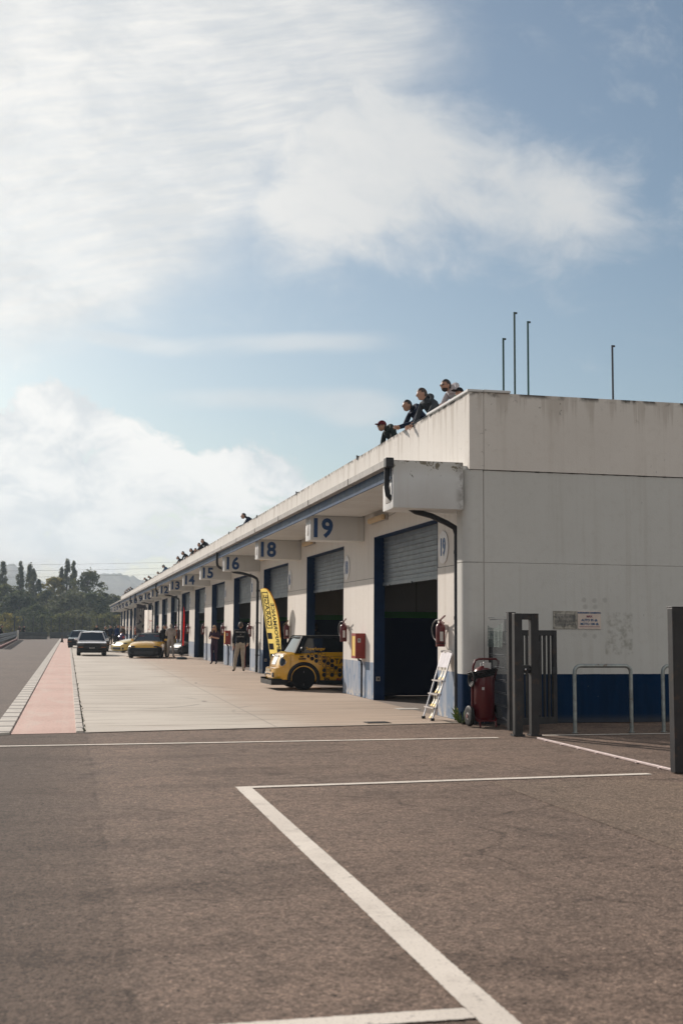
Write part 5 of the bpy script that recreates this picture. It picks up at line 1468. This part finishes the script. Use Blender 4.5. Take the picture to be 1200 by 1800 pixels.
    for p in bmesh_me.polygons:
        c = p.center; best = (9, 0)
        for a, e, m_ in segs:
            ab = e - a; u = max(0, min(1, (c - a).dot(ab) / max(1e-9, ab.length_squared)))
            dd = (c - a - ab * u).length - (.10 if m_ in (0,) and abs(a.x) < .02 else 0)
            if dd < best[0]: best = (dd, m_)
        m_ = best[1]
        if m_ == 0 and c.z < waist and not P.get('_bent'): m_ = 1
        if m_ == 1 and c.z > waist + .02: m_ = 0
        if m_ == 4 and c.z > .13 * k: m_ = 1
        mb_.f.append(tuple(p.vertices)); mb_.mi.append(m_)
    # head
    hc = P['head']; HM = Matrix.Translation(hc) @ Euler((R(tilt), 0, R(look))).to_matrix().to_4x4()
    def hshape(p, d):
        x, y, z = p
        jaw = max(0, -d.z)
        x *= 1 - .28 * jaw ** 1.5; y = y + .012 * jaw * (-1 if d.y < 0 else -2.2)
        if d.y < 0:
            fz = d.z
            nose = math.exp(-(d.x / .17) ** 2) * math.exp(-((fz + .12) / .20) ** 2); y -= .030 * nose
            brow = math.exp(-((fz - .17) / .10) ** 2) * max(0, -d.y) ; y -= .008 * brow
            for ex in (-.36, .36):
                eye = math.exp(-((d.x - ex) / .14) ** 2) * math.exp(-((fz - .05) / .08) ** 2); y += .012 * eye
            mouth = math.exp(-(d.x / .3) ** 2) * math.exp(-((fz + .47) / .07) ** 2); y += .006 * mouth
            chin = math.exp(-(d.x / .3) ** 2) * math.exp(-((fz + .80) / .16) ** 2); y -= .016 * chin
        return Vector((x, y, z))
    n0 = len(mb_.f)
    mb_.sphere((0, 0, 0), (.076 * k, .096 * k, .118 * k), 28, 22, 2, HM, hshape)
    if beard:
        for i in range(n0, len(mb_.f)):
            c = sum((HM.inverted() @ Vector(mb_.v[j]) for j in mb_.f[i]), Vector()) / len(mb_.f[i])
            if c.z < -.055 and c.y < .015 and not (c.z > -.062 and abs(c.x) < .03 and c.y < -.07): mb_.mi[i] = 5
    for s in (-1, 1):
        mb_.sphere((s * .077 * k, .012, -.004), (.012, .022, .032), 8, 6, 2, HM)
        mb_.sphere((s * .030 * k, -.080 * k, .010), (.011, .008, .007), 8, 6, 6, HM)
    mb_.box(-.022, .022, -.093 * k, -.086 * k, -.058, -.053, 6, HM)
    mats = [top, legs, skin, sleeve or top, shoe, hair, M_RUB]
    mb_.build('body', mats, t_, smooth=70)
    # hair
    if hairstyle != 'none':
        hb = MB()
        def hfn(p, d): return p
        tmp = MB(); tmp.sphere((0, .006, .008), (.083 * k, .106 * k, .124 * k), 24, 18)
        keep = []
        for f in tmp.f:
            c = sum((Vector(tmp.v[i]) for i in f), Vector()) / len(f)
            front = c.y < -.02
            lim = .066 if front else (.022 if c.y < .03 else -.055)
            if hairstyle == 'long': lim = .05 if c.y < -.03 else -.13
            if c.z > lim * k: keep.append(f)
        hb.v = tmp.v; hb.f = keep; hb.mi = [0] * len(keep)
        if hairstyle == 'long':
            hb.sphere((0, .045, -.10), (.095, .06, .20), 14, 10)
            hb.sphere((.075, -.0, -.13), (.035, .05, .16), 10, 8); hb.sphere((-.075, -.0, -.13), (.035, .05, .16), 10, 8)
        if hairstyle == 'wild':
            rr_ = random.Random(3)
            for i in range(14):
                a = rr_.random() * 6.28; hb.sphere((.06 * math.cos(a), .07 * math.sin(a) + .01, .085 + rr_.random() * .04), (.035, .035, .03), 7, 5)
        hb.v = [tuple(HM @ (Vector(v) + Vector((0, 0, 0.0)))) for v in hb.v]
        hb.build('hair', hair, t_, smooth=60)
    if cap is not None:
        cb_ = MB(); CM = HM @ Euler((0, 0, R(capdir or 0))).to_matrix().to_4x4()
        tmp = MB(); tmp.sphere((0, .004, .028), (.091 * k, .112 * k, .112 * k), 24, 16)
        cb_.v = tmp.v; cb_.f = [f for f in tmp.f if sum(tmp.v[i][2] for i in f) / len(f) > .035]; cb_.mi = [0] * len(cb_.f)
        br = [(.085 * math.sin(R(a)), -.085 - .085 * math.cos(R(a)) ** .8) for a in range(-80, 81, 16)]
        poly = [(-.085, -.05)] + br + [(.085, -.05)]
        n_ = len(poly)
        cb_.add([(x, y, .045 - .12 * (abs(y) - .09) * .3 - 3.0 * x * x * .6) for x, y in poly] + [(x, y, .054 - .12 * (abs(y) - .09) * .3 - 3.0 * x * x * .6) for x, y in poly], [tuple(range(n_)), tuple(range(n_, 2 * n_))[::-1]] + [(i, (i + 1) % n_, n_ + (i + 1) % n_, n_ + i) for i in range(n_)])
        cb_.v = [tuple(CM @ Vector(v)) for v in cb_.v]
        cb_.build('cap', cap, t_, smooth=50)
    if hood is not None:
        hb = MB(); nk = P['neck']; dv = (P['neck'] - P['chest']).normalized()
        bx = Vector((1, 0, 0)); by = dv.cross(bx).normalized()
        c0 = nk + by * (.045 if by.y > 0 else -.045)
        ring = [c0 + bx * (.105 * math.cos(a)) + by * (.095 * math.sin(a)) * (1 if by.y > 0 else -1) + dv * (.012 * math.sin(a)) for a in [2 * math.pi * i / 18 for i in range(18)]]
        hb.tube(ring, [(.034 + .022 * max(0, math.sin(2 * math.pi * i / 18))) for i in range(18)], 9, closed=True)
        hb.build('hood', hood, t_, smooth=70)
    if glasses:
        gb = MB()
        for s in (-1, 1):
            gb.sphere((s * .034, -.094 * k, .012), (.028, .010, .019), 10, 8); gb.bar((s * .058, -.085, .018), (s * .08, .01, .012), .006)
        gb.bar((-.02, -.10, .016), (.02, -.10, .016), .006)
        gb.v = [tuple(HM @ Vector(v)) for v in gb.v]; gb.build('sunglasses', M_RUB, t_, smooth=60)
    if extra: extra(t_, P, k)
    return t_
ROOFG = 'people watching from the garage roof'
def roofman(label, y, lean, rz, top, z=6.4, x=7.22, h=1.76, arms='lean', back=.12, armz=5.735, reach=None, head_at=None, lift=0, **kw):
    P, k = base_pose(h, lean, back, arms)
    if head_at is not None:
        # lean until the head has the right height, then stand so that it is where it should be
        for lean in [i * .5 for i in range(0, 110)]:
            P, k = base_pose(h, lean, back, arms)
            P['head'] = P['head'] + Vector((0, -.02, lift))
            if ZROOF + P['head'].z <= head_at[2]: break
        hv = Matrix.Rotation(rz, 3, 'Z') @ P['head']
        x, y = head_at[0] - hv.x, head_at[1] - hv.y
    # forearms rest on the parapet: bring the wrists to the coping in local space
    if reach is not None:
        c, s = math.cos(rz), math.sin(rz)
        for n in 'LR':
            rx, ry, rzz = reach[n]
            v = Vector((rx - x, ry - y, rzz - ZROOF)); P['wr' + n] = Vector((c * v.x + s * v.y, -s * v.x + c * v.y, v.z))
            sh = P['sh' + n]; mid = sh.lerp(P['wr' + n], .5); P['el' + n] = mid + Vector((.05 if n == 'L' else -.05, .04, -.09))
    P['_bent'] = lean > 25
    if not P['_bent']: P.pop('_bent')
    return person(label, (x, y, ZROOF), rz, P, k, top, kw.pop('legs', JEANS), group=ROOFG, **kw)
JEANS = cloth('jeans', (.03, .045, .08)); BLK = cloth('black_cloth', (.014, .015, .019)); NVY = cloth('navy_cloth', (.012, .022, .05)); GRYH = cloth('grey_hoodie', (.055, .065, .075)); DKG = cloth('dark_green_jacket', (.018, .028, .027)); WHT = cloth('white_sweater', (.52, .50, .52)); ORG = cloth('orange_shirt', (.62, .13, .06)); BRWN = cloth('brown_cloth', (.06, .045, .035))
# four spectators at the near corner and a child
roofman('man in a dark red cap, sunglasses and dark jacket at the roof edge', 25.95, 14, R(-72), DKG, arms='down', back=.05, head_at=(6.98, 26.37, 6.29), reach={'L': (6.95, 25.95, 5.35), 'R': (6.95, 26.75, 5.35)}, cap=cloth('cap_red', (.11, .014, .02)), glasses=True, hood=cloth('jacket_collar', (.022, .034, .032)), look=-6, skin=SKIN2)
def zipper(t_, P, k):
    b_ = MB(); a, c = P['spine'] + Vector((0, -.115, 0)), P['neck'] + Vector((0, -.07, -.02)); b_.tube([a, a.lerp(c, .5) + Vector((0, -.012, 0)), c], .008, 5); b_.build('zip', M_LAB, t_)
roofman('man in navy jacket clasping his hands out over the roof edge', 23.82, 26, R(-70), NVY, back=.15, head_at=(6.80, 23.62, 6.14), lift=.03, reach={'L': (6.56, 23.36, 5.77), 'R': (6.57, 23.46, 5.75)}, skin=SKIN2, look=-10, tilt=4, hood=cloth('navy_collar', (.015, .026, .055)))
roofman('man in dark grey hoodie leaning his forearm far over the roof edge', 22.78, 34, R(-58), GRYH, back=.18, h=1.84, head_at=(6.86, 22.76, 6.20), lift=.05, reach={'L': (6.60, 22.62, 5.66), 'R': (6.74, 22.95, 5.76)}, hood=GRYH, look=-34, tilt=10, hair=HAIR_G)
def bands(t_, P, k):
    for nm, c, f in (('green_band', (.02, .14, .07), .52), ('red_band', (.40, .03, .03), .66)):
        a, e = P['shL'], P['elL']; d = (e - a)
        b_ = MB(); p0 = a + d * (f - .05); p1 = a + d * (f + .05); b_.tube([p0, p1], .066, 14, caps=False); b_.build(nm, cloth(nm, c), t_)
roofman('bearded man with glasses in a white sweater with green and red sleeve bands', 21.25, 16, R(-68), WHT, back=.08, h=1.80, head_at=(6.98, 21.56, 6.28), reach={'L': (6.80, 21.30, 5.77), 'R': (6.80, 21.75, 5.77)}, hood=WHT, beard=True, glasses=True, look=-8, skin=SKIN2, extra=bands)
roofman('child in a black cap and orange shirt beside the man in white', 20.6, 20, R(-66), ORG, h=1.36, back=.05, arms='lean', head_at=(7.02, 20.86, 6.0), armz=0, reach={'L': (6.80, 20.75, 5.76), 'R': (6.78, 21.05, 5.77)}, cap=cloth('cap_black', (.014, .014, .018)))
far = [(48.7, 6.04, NVY, 'man alone on the roof edge above door 16, only head and shoulders showing', dict()),
       (64.3, 6.29, BLK, 'taller dark man of the pair on the roof above door 13', dict()), (66.0, 6.20, BLK, 'shorter dark person of the pair on the roof above door 13', dict(h=1.66)),
       (67.9, 6.04, BRWN, 'person in brown low between two groups on the roof edge', dict(h=1.5)), (70.5, 6.18, BLK, 'hunched dark person left of the pair on the roof edge', dict(h=1.7)),
       (75.6, 6.32, BLK, 'man in black with broad shoulders leaning on the roof edge above door 12', dict(h=1.8)), (79.2, 6.22, BLK, 'dark person at the left end of the middle roof group', dict(h=1.66)),
       (91.4, 6.27, cloth('blue_shirt', (.06, .12, .22)), 'person in a light blue top with a wide hat on the roof edge', dict(cap=cloth('hat_grey', (.2, .22, .2)))), (97.2, 5.86, BLK, 'only head of a short person showing over the far roof edge', dict(h=1.5)),
       (108.5, 6.05, BLK, 'right one of a far dark pair on the roof edge', dict(h=1.68)), (114.4, 6.15, BLK, 'left one of a far dark pair on the roof edge', dict()),
       (141, 6.15, BLK, 'right figure of the farthest cluster on the roof', dict()), (146, 6.12, BRWN, 'second figure from the right in the farthest cluster on the roof', dict()), (151, 6.12, BRWN, 'third figure from the right in the farthest cluster on the roof', dict()), (155, 6.0, BRWN, 'left figure of the farthest cluster on the roof', dict(h=1.66))]
for i, (y, hz, tp, lb, kw) in enumerate(far):
    roofman(lb, y, 0, R(-78 + (i * 37) % 40 - 14), tp, back=.1, fingers=False, head_at=(6.96, y, hz), reach={'L': (6.74, y - .25, 5.76), 'R': (6.74, y + .2, 5.76)}, **kw)
# people on the apron
P_, k_ = base_pose(1.70, 0, 0, 'phone')
person('long haired woman in dark purple overalls standing at door 14', (6.22, 51.9, 0), R(-28), P_, k_, cloth('overall_purple', (.040, .018, .038)), cloth('overall_purple', (.040, .018, .038)), hair=HAIR_B, hairstyle='long', glasses=True, sleeve=SKIN, bulk=1.02)
P_, k_ = base_pose(1.80, 0, 0, 'down'); P_['elR'] = P_['shR'] + Vector((-.10, -.02, -.27)); P_['wrR'] = P_['elR'] + Vector((.02, -.2, -.16))
P_['knL'] += Vector((.06, 0, 0)); P_['anL'] += Vector((.10, .05, 0)); P_['toL'] += Vector((.12, .04, 0)); P_['anR'] += Vector((-.02, 0, 0))
SUIT = cloth('race_suit_beige', (.42, .36, .29))
def suit_bits(t_, P, k):
    for i, (s_, z, sz) in enumerate((('MECHANIC', .16, .07), ('of', .08, .05), ('RACING', 0, .07))):
        b_ = MB(); b_.text(s_, sz, TR(0, 0, 0, R(90), 0, R(180)), .001, .001)
        c = P['chest']; b_.v = [(x, .140 + .0 * abs(x) - 1.1 * x * x, zz + c.z - .10 + z) for x, y, zz in b_.v]
        b_.build('lettering', M_LAB, t_, recalc=False)
    b_ = MB(); a = P['hipR'] + Vector((-.098, 0, .02)); c = P['knR'] + Vector((-.064, 0, 0)); e = P['anR'] + Vector((-.05, 0, .04))
    b_.tube([a, a.lerp(c, .5) + Vector((.005, 0, 0)), c, e], .02, 6); b_.build('red_stripe', cloth('stripe_red', (.22, .02, .03)), t_)
person('man in black printed top and beige race trousers seen from behind', (6.12, 43.1, 0), R(172), P_, k_, cloth('black_top', (.010, .011, .015)), SUIT, hairstyle='short', hair=HAIR_G, extra=suit_bits, shoe=M_SHOE, bulk=1.12)
P_, k_ = base_pose(1.78, 22, .0, 'down')
person('dark haired man bending down behind the yellow hatchback', (6.95, 34.2, 0), R(150), P_, k_, BLK, BLK, look=60)
GREYS = cloth('race_suit_grey', (.43, .40, .36))
P_, k_ = base_pose(1.80, 0, 0, 'crossed'); P_['anL'] += Vector((.06, 0, 0)); P_['toL'] += Vector((.09, 0, 0)); P_['anR'] -= Vector((.05, 0, 0)); P_['toR'] -= Vector((.08, 0, 0))
person('person in a pale grey race suit and hood beside the yellow sports car', (5.28, 63.2, 0), R(170), P_, k_, GREYS, GREYS, skin=GREYS, hairstyle='none', hood=GREYS, bulk=1.15)
P_, k_ = base_pose(1.72, 0, 0, 'down')
person('dark clad person standing half hidden behind the pale grey race suit', (5.02, 64.4, 0), R(20), P_, k_, BLK, BLK)
P_, k_ = base_pose(1.78, 6, 0, 'phone', 'walk')
person('walking man in a blue jacket and dark trousers crossing between the parked cars', (3.28, 84.2, 0), R(58), P_, k_, cloth('blue_jacket', (.018, .045, .15)), BLK, shoe=M_LAB)
crowd = [(2.75, 92, 0, BLK, 'down', 'dark clad person right behind the silver coupe'), (2.95, 98, 30, cloth('pale_shirt', (.42, .40, .38)), 'phone', 'person in a pale shirt behind the walking man'), (3.3, 97, -20, NVY, 'hips', 'person in navy standing left of the walking man'),
         (2.35, 104, 10, BLK, 'down', 'short dark person in the far crowd behind the second coupe'), (3.85, 102, 190, BLK, 'crossed', 'dark person with folded arms in the far crowd'), (4.45, 100, 40, BRWN, 'down', 'person in brown right of the motorbike'), (4.6, 106, -60, BLK, 'down', 'dark person near the farthest open doors'), (3.6, 108, 90, NVY, 'down', 'farthest dark person of the crowd on the apron')]
for i, (x, y, rz, c, ar, lb) in enumerate(crowd):
    P_, k_ = base_pose(1.66 + .04 * (i % 4), 0, 0, ar)
    person(lb, (x, y, 0), R(rz), P_, k_, c, BLK, fingers=False, group='people standing by the far cars')
for i, (x, y, rz, c, lb) in enumerate(((-4.97, 104, 90, BLK, 'dark person behind the guard rail at the left edge'), (-5.45, 156, 30, BRWN, 'person in brown behind the cross guard rail'), (-4.95, 156.6, 40, BLK, 'person in black behind the cross guard rail, right of the brown one'))):
    P_, k_ = base_pose(1.72, 8, 0, 'crossed')
    person(lb, (x - .6, y, 0), R(rz), P_, k_, c, BLK, fingers=False, group='people behind the guard rails')
# ------------------------------------------------------------------ sky, sun, air, camera
SUN = Vector((-1, 1.85, 1.09)).normalized()
el = math.asin(SUN.z); az = math.atan2(SUN.x, SUN.y)
w = bpy.data.worlds.new('World'); scene.world = w; w.use_nodes = True
n = N(w.node_tree)
bg = w.node_tree.nodes['Background']; bg.inputs['Strength'].default_value = SKY_STRENGTH
sky = n.node('ShaderNodeTexSky', sky_type='NISHITA', sun_disc=False)
sky.sun_elevation = el; sky.sun_rotation = az; sky.altitude = 200; sky.air_density = 1.0; sky.dust_density = 1.6; sky.ozone_density = 1.2
dirv = n.node('ShaderNodeTexCoord').outputs['Generated']
dx, dy, dz = n.sep(dirv)
ay = n.m('MAXIMUM', n.m('ABSOLUTE', dy), .06)
u = n.m('DIVIDE', dx, ay); v = n.m('DIVIDE', dz, ay)     # tangent of bearing and height on the sky ahead
uv = n.comb(u, v, 0)
def blob(cu, cv, ru, rv, rot=0):
    a = n.m('SUBTRACT', u, cu); b = n.m('SUBTRACT', v, cv)
    c, s = math.cos(R(rot)), math.sin(R(rot))
    p = n.m('DIVIDE', n.m('ADD', n.m('MULTIPLY', a, c), n.m('MULTIPLY', b, s)), ru)
    q = n.m('DIVIDE', n.m('SUBTRACT', n.m('MULTIPLY', b, c), n.m('MULTIPLY', a, s)), rv)
    d = n.m('ADD', n.m('MULTIPLY', p, p), n.m('MULTIPLY', q, q))
    return n.m('POWER', 2.718, n.m('MULTIPLY', d, -1))
def SUMS(items):
    o = items[0]
    for i in items[1:]:
        o = n.m('ADD', o, i)
    return o
# domain-warped noise fields
wn = n.node('ShaderNodeTexNoise'); n.put(wn.inputs['Vector'], uv); wn.inputs['Scale'].default_value = 5; wn.inputs['Detail'].default_value = 3
wv = n.node('ShaderNodeVectorMath', operation='MULTIPLY_ADD'); n.put(wv.inputs[0], wn.outputs['Color']); wv.inputs[1].default_value = (.11, .07, 0); n.put(wv.inputs[2], uv)
wn2 = n.node('ShaderNodeTexNoise'); n.put(wn2.inputs['Vector'], wv.outputs[0]); wn2.inputs['Scale'].default_value = 18; wn2.inputs['Detail'].default_value = 4
wv2 = n.node('ShaderNodeVectorMath', operation='MULTIPLY_ADD'); n.put(wv2.inputs[0], wn2.outputs['Color']); wv2.inputs[1].default_value = (.034, .024, 0); n.put(wv2.inputs[2], wv.outputs[0])
W = wv2.outputs[0]
f_big = n.noise(n.scale(W, (1, 1.35, 1)), 5.5, 7, .58)
f_fine = n.noise(n.scale(W, (1, 1.5, 1)), 17, 6, .6)
# wispy ripples lying across the left veil
rw = n.node('ShaderNodeVectorMath', operation='MULTIPLY_ADD'); n.put(rw.inputs[0], wn.outputs['Color']); rw.inputs[1].default_value = (.05, .022, 0); n.put(rw.inputs[2], uv)
rot = n.node('ShaderNodeVectorRotate', rotation_type='Z_AXIS'); n.put(rot.inputs['Vector'], rw.outputs[0]); rot.inputs['Angle'].default_value = R(-14)
f_rip = n.noise(n.scale(rot.outputs[0], (17, 105, 1)), 1, 4, .6, 0)
f_str = n.noise(n.scale(rot.outputs[0], (4, 17, 1)), 1, 5, .6, .4)
veil = SUMS([blob(-.05, .43, .12, .15), blob(.06, .46, .12, .13, 10), blob(-.05, .31, .11, .065, 16), blob(.20, .53, .13, .08)])
main = SUMS([blob(.33, .405, .115, .075, -6), blob(.44, .40, .085, .06, 0), blob(.20, .365, .07, .055, 20), blob(.25, .45, .10, .07)])
bank = SUMS([blob(-.04, .10, .12, .075), blob(.06, .09, .10, .05), blob(.145, .135, .035, .035), blob(.185, .13, .028, .022), blob(.06, .135, .06, .026), blob(.0, .185, .038, .035), blob(-.05, .15, .05, .03)])
wisp = SUMS([blob(.15, .198, .10, .014, 2), blob(.245, .19, .04, .02, 4), blob(.02, .245, .09, .012, -8), blob(.18, .25, .10, .012, 3)])
nz = n.m('SUBTRACT', n.m('ADD', n.m('MULTIPLY', f_big, .62), n.m('MULTIPLY', f_fine, .38)), .5)
nzb = n.m('SUBTRACT', n.m('ADD', n.m('MULTIPLY', f_big, .45), n.m('MULTIPLY', f_fine, .55)), .5)
mv = n.m('MULTIPLY', n.smooth(n.m('ADD', veil, n.m('MULTIPLY', nz, .9)), .12, .80), n.m('ADD', .74, n.m('MULTIPLY', f_str, .42)))
mv = n.m('MULTIPLY', mv, n.lin(n.m('MULTIPLY', f_rip, 1), .35, .65, .82, 1.09))
mm = n.smooth(n.m('ADD', n.m('MULTIPLY', main, .92), n.m('MULTIPLY', nz, 3.3)), .12, 1.35)
mb_ = n.smooth(n.m('ADD', n.m('MULTIPLY', n.m('MINIMUM', bank, 1.25), .72), n.m('MULTIPLY', nzb, 4.2)), .34, .72)
mb_ = n.m('MULTIPLY', mb_, n.smooth(bank, .05, .28))
mw = n.m('MULTIPLY', n.smooth(n.m('ADD', wisp, n.m('MULTIPLY', n.m('SUBTRACT', f_str, .5), 1.2)), .3, 1.1), .5)
cov = n.m('MAXIMUM', n.m('MAXIMUM', n.m('MULTIPLY', mv, .93), n.m('MULTIPLY', mm, .97)), n.m('MAXIMUM', mb_, mw), None, True)
# unseen broken pale cloud added behind the viewer to fill the shaded gable
behind = n.m('MULTIPLY', n.smooth(dy, .05, -.25), n.lin(n.noise(dirv, 2.2, 5, .6), .3, .6, .45, .95))
cov = n.m('MAXIMUM', cov, behind)
shade = n.m('ADD', n.m('MULTIPLY', f_big, .55), n.m('MULTIPLY', f_fine, .45))
warm = n.mix(n.smooth(u, .42, -.02), (6.9, 6.95, 6.95), (9.6, 9.4, 9.0))
shd2 = n.noise(n.scale(W, (1, 1.7, 1)), 9.5, 6, .6)
ccol = n.mix(n.smooth(n.m('ADD', n.m('MULTIPLY', shade, .55), n.m('MULTIPLY', shd2, .45)), .40, .58), n.mix(.55, warm, (6.3, 6.6, 6.8)), warm)
bcol = n.mix(n.smooth(n.m('ADD', n.m('MULTIPLY', shd2, .5), n.m('MULTIPLY', f_fine, .5)), .38, .58), (7.3, 7.6, 7.75), (10.2, 10.0, 9.6))
ccol = n.mix(n.m('MULTIPLY', mb_, n.smooth(v, .27, .22)), ccol, bcol)
ccol = n.mix(n.smooth(dy, .05, -.25), ccol, (7.4, 6.9, 6.35))

blue = n.mix(1.0, sky.outputs[0], (.90, .945, .905), 'MULTIPLY')
col = n.mix(cov, blue, ccol)
# pale haze band low over the horizon
low = n.m('MULTIPLY', n.smooth(v, .14, .0), .6)
col = n.mix(low, col, (8.5, 8.4, 8.1))
# colour dimmed over the unseen left-hand sky to weaken its fill on the facade
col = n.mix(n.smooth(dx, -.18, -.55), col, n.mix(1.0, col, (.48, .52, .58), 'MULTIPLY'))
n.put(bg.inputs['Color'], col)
sun = bpy.data.lights.new('sun', 'SUN'); sun.energy = SUN_STRENGTH; sun.angle = R(.5); sun.color = (1.0, .895, .80)
so = bpy.data.objects.new('sun', sun); COL.objects.link(so); so.rotation_euler = (-SUN).to_track_quat('-Z', 'Y').to_euler(); so.location = (-60, 90, 80)
# air
m = bpy.data.materials.new('air'); m.use_nodes = True; nt = m.node_tree; nt.nodes.clear()
out = nt.nodes.new('ShaderNodeOutputMaterial'); pv = nt.nodes.new('ShaderNodeVolumePrincipled'); pv.inputs['Color'].default_value = (.70, .86, 1, 1); pv.inputs['Density'].default_value = HAZE; pv.inputs['Anisotropy'].default_value = .3
nt.links.new(pv.outputs[0], out.inputs['Volume'])
mb = MB(); mb.box(-1600, 1600, -150, 1750, -3, 130); o = mb.build('haze', m); o['kind'] = 'stuff'
# low mist lying in front of the hills: soft banks, thickest in the middle
m = bpy.data.materials.new('mist_air'); m.use_nodes = True; nt = m.node_tree; nt.nodes.clear()
out = nt.nodes.new('ShaderNodeOutputMaterial'); pv = nt.nodes.new('ShaderNodeVolumePrincipled'); pv.inputs['Color'].default_value = (.95, .97, 1, 1); pv.inputs['Anisotropy'].default_value = .2
nn = N(nt); ob = nn.obj(); ln = nn.node('ShaderNodeVectorMath', operation='LENGTH'); nn.put(ln.inputs[0], ob)
dens = nn.m('MULTIPLY', nn.smooth(nn.m('ADD', ln.outputs['Value'], nn.m('MULTIPLY', nn.m('SUBTRACT', nn.noise(ob, 2.2, 3), .5), .7)), .95, .1), .016)
nn.put(pv.inputs['Density'], dens)
nt.links.new(pv.outputs[0], out.inputs['Volume'])
for (x, y, z, a_, b_, c_) in ((-120, 800, 56, 120, 60, 32), (60, 790, 20, 120, 40, 22), (-20, 800, 36, 90, 40, 18)):
    mb = MB(); mb.sphere((0, 0, 0), 1, 24, 14); o = mb.build('mist', m, smooth=180, loc=(x, y, z)); o.scale = (a_, b_, c_); o['kind'] = 'stuff'
# camera
yaw, pitch, roll = R(12.88), R(5.66), R(.42)
fw = Vector((math.sin(yaw) * math.cos(pitch), math.cos(yaw) * math.cos(pitch), math.sin(pitch)))
rt = Vector((math.cos(yaw), -math.sin(yaw), 0)); up = rt.cross(fw)
r2 = rt * math.cos(roll) + up * math.sin(roll); u2 = up * math.cos(roll) - rt * math.sin(roll)
cd = bpy.data.cameras.new('camera'); co = bpy.data.objects.new('camera', cd); COL.objects.link(co)
M = Matrix((r2, u2, -fw)).transposed().to_4x4(); M.translation = (0, 0, 1.57); co.matrix_world = M
cd.sensor_fit = 'VERTICAL'; cd.sensor_height = 36; cd.sensor_width = 24; cd.lens = 2080 / 1800 * 36
cd.clip_end = 9000; cd.clip_start = .1
cd.dof.use_dof = True; cd.dof.focus_distance = 24; cd.dof.aperture_fstop = 3.0
scene.camera = co
scene.view_settings.view_transform = 'Standard'; scene.view_settings.look = 'None'; scene.view_settings.gamma = 1; scene.view_settings.exposure = EXPOSURE
scene.cycles.use_denoising = True
scene.cycles.max_bounces = 8; scene.cycles.volume_bounces = 0; scene.cycles.sample_clamp_indirect = 6
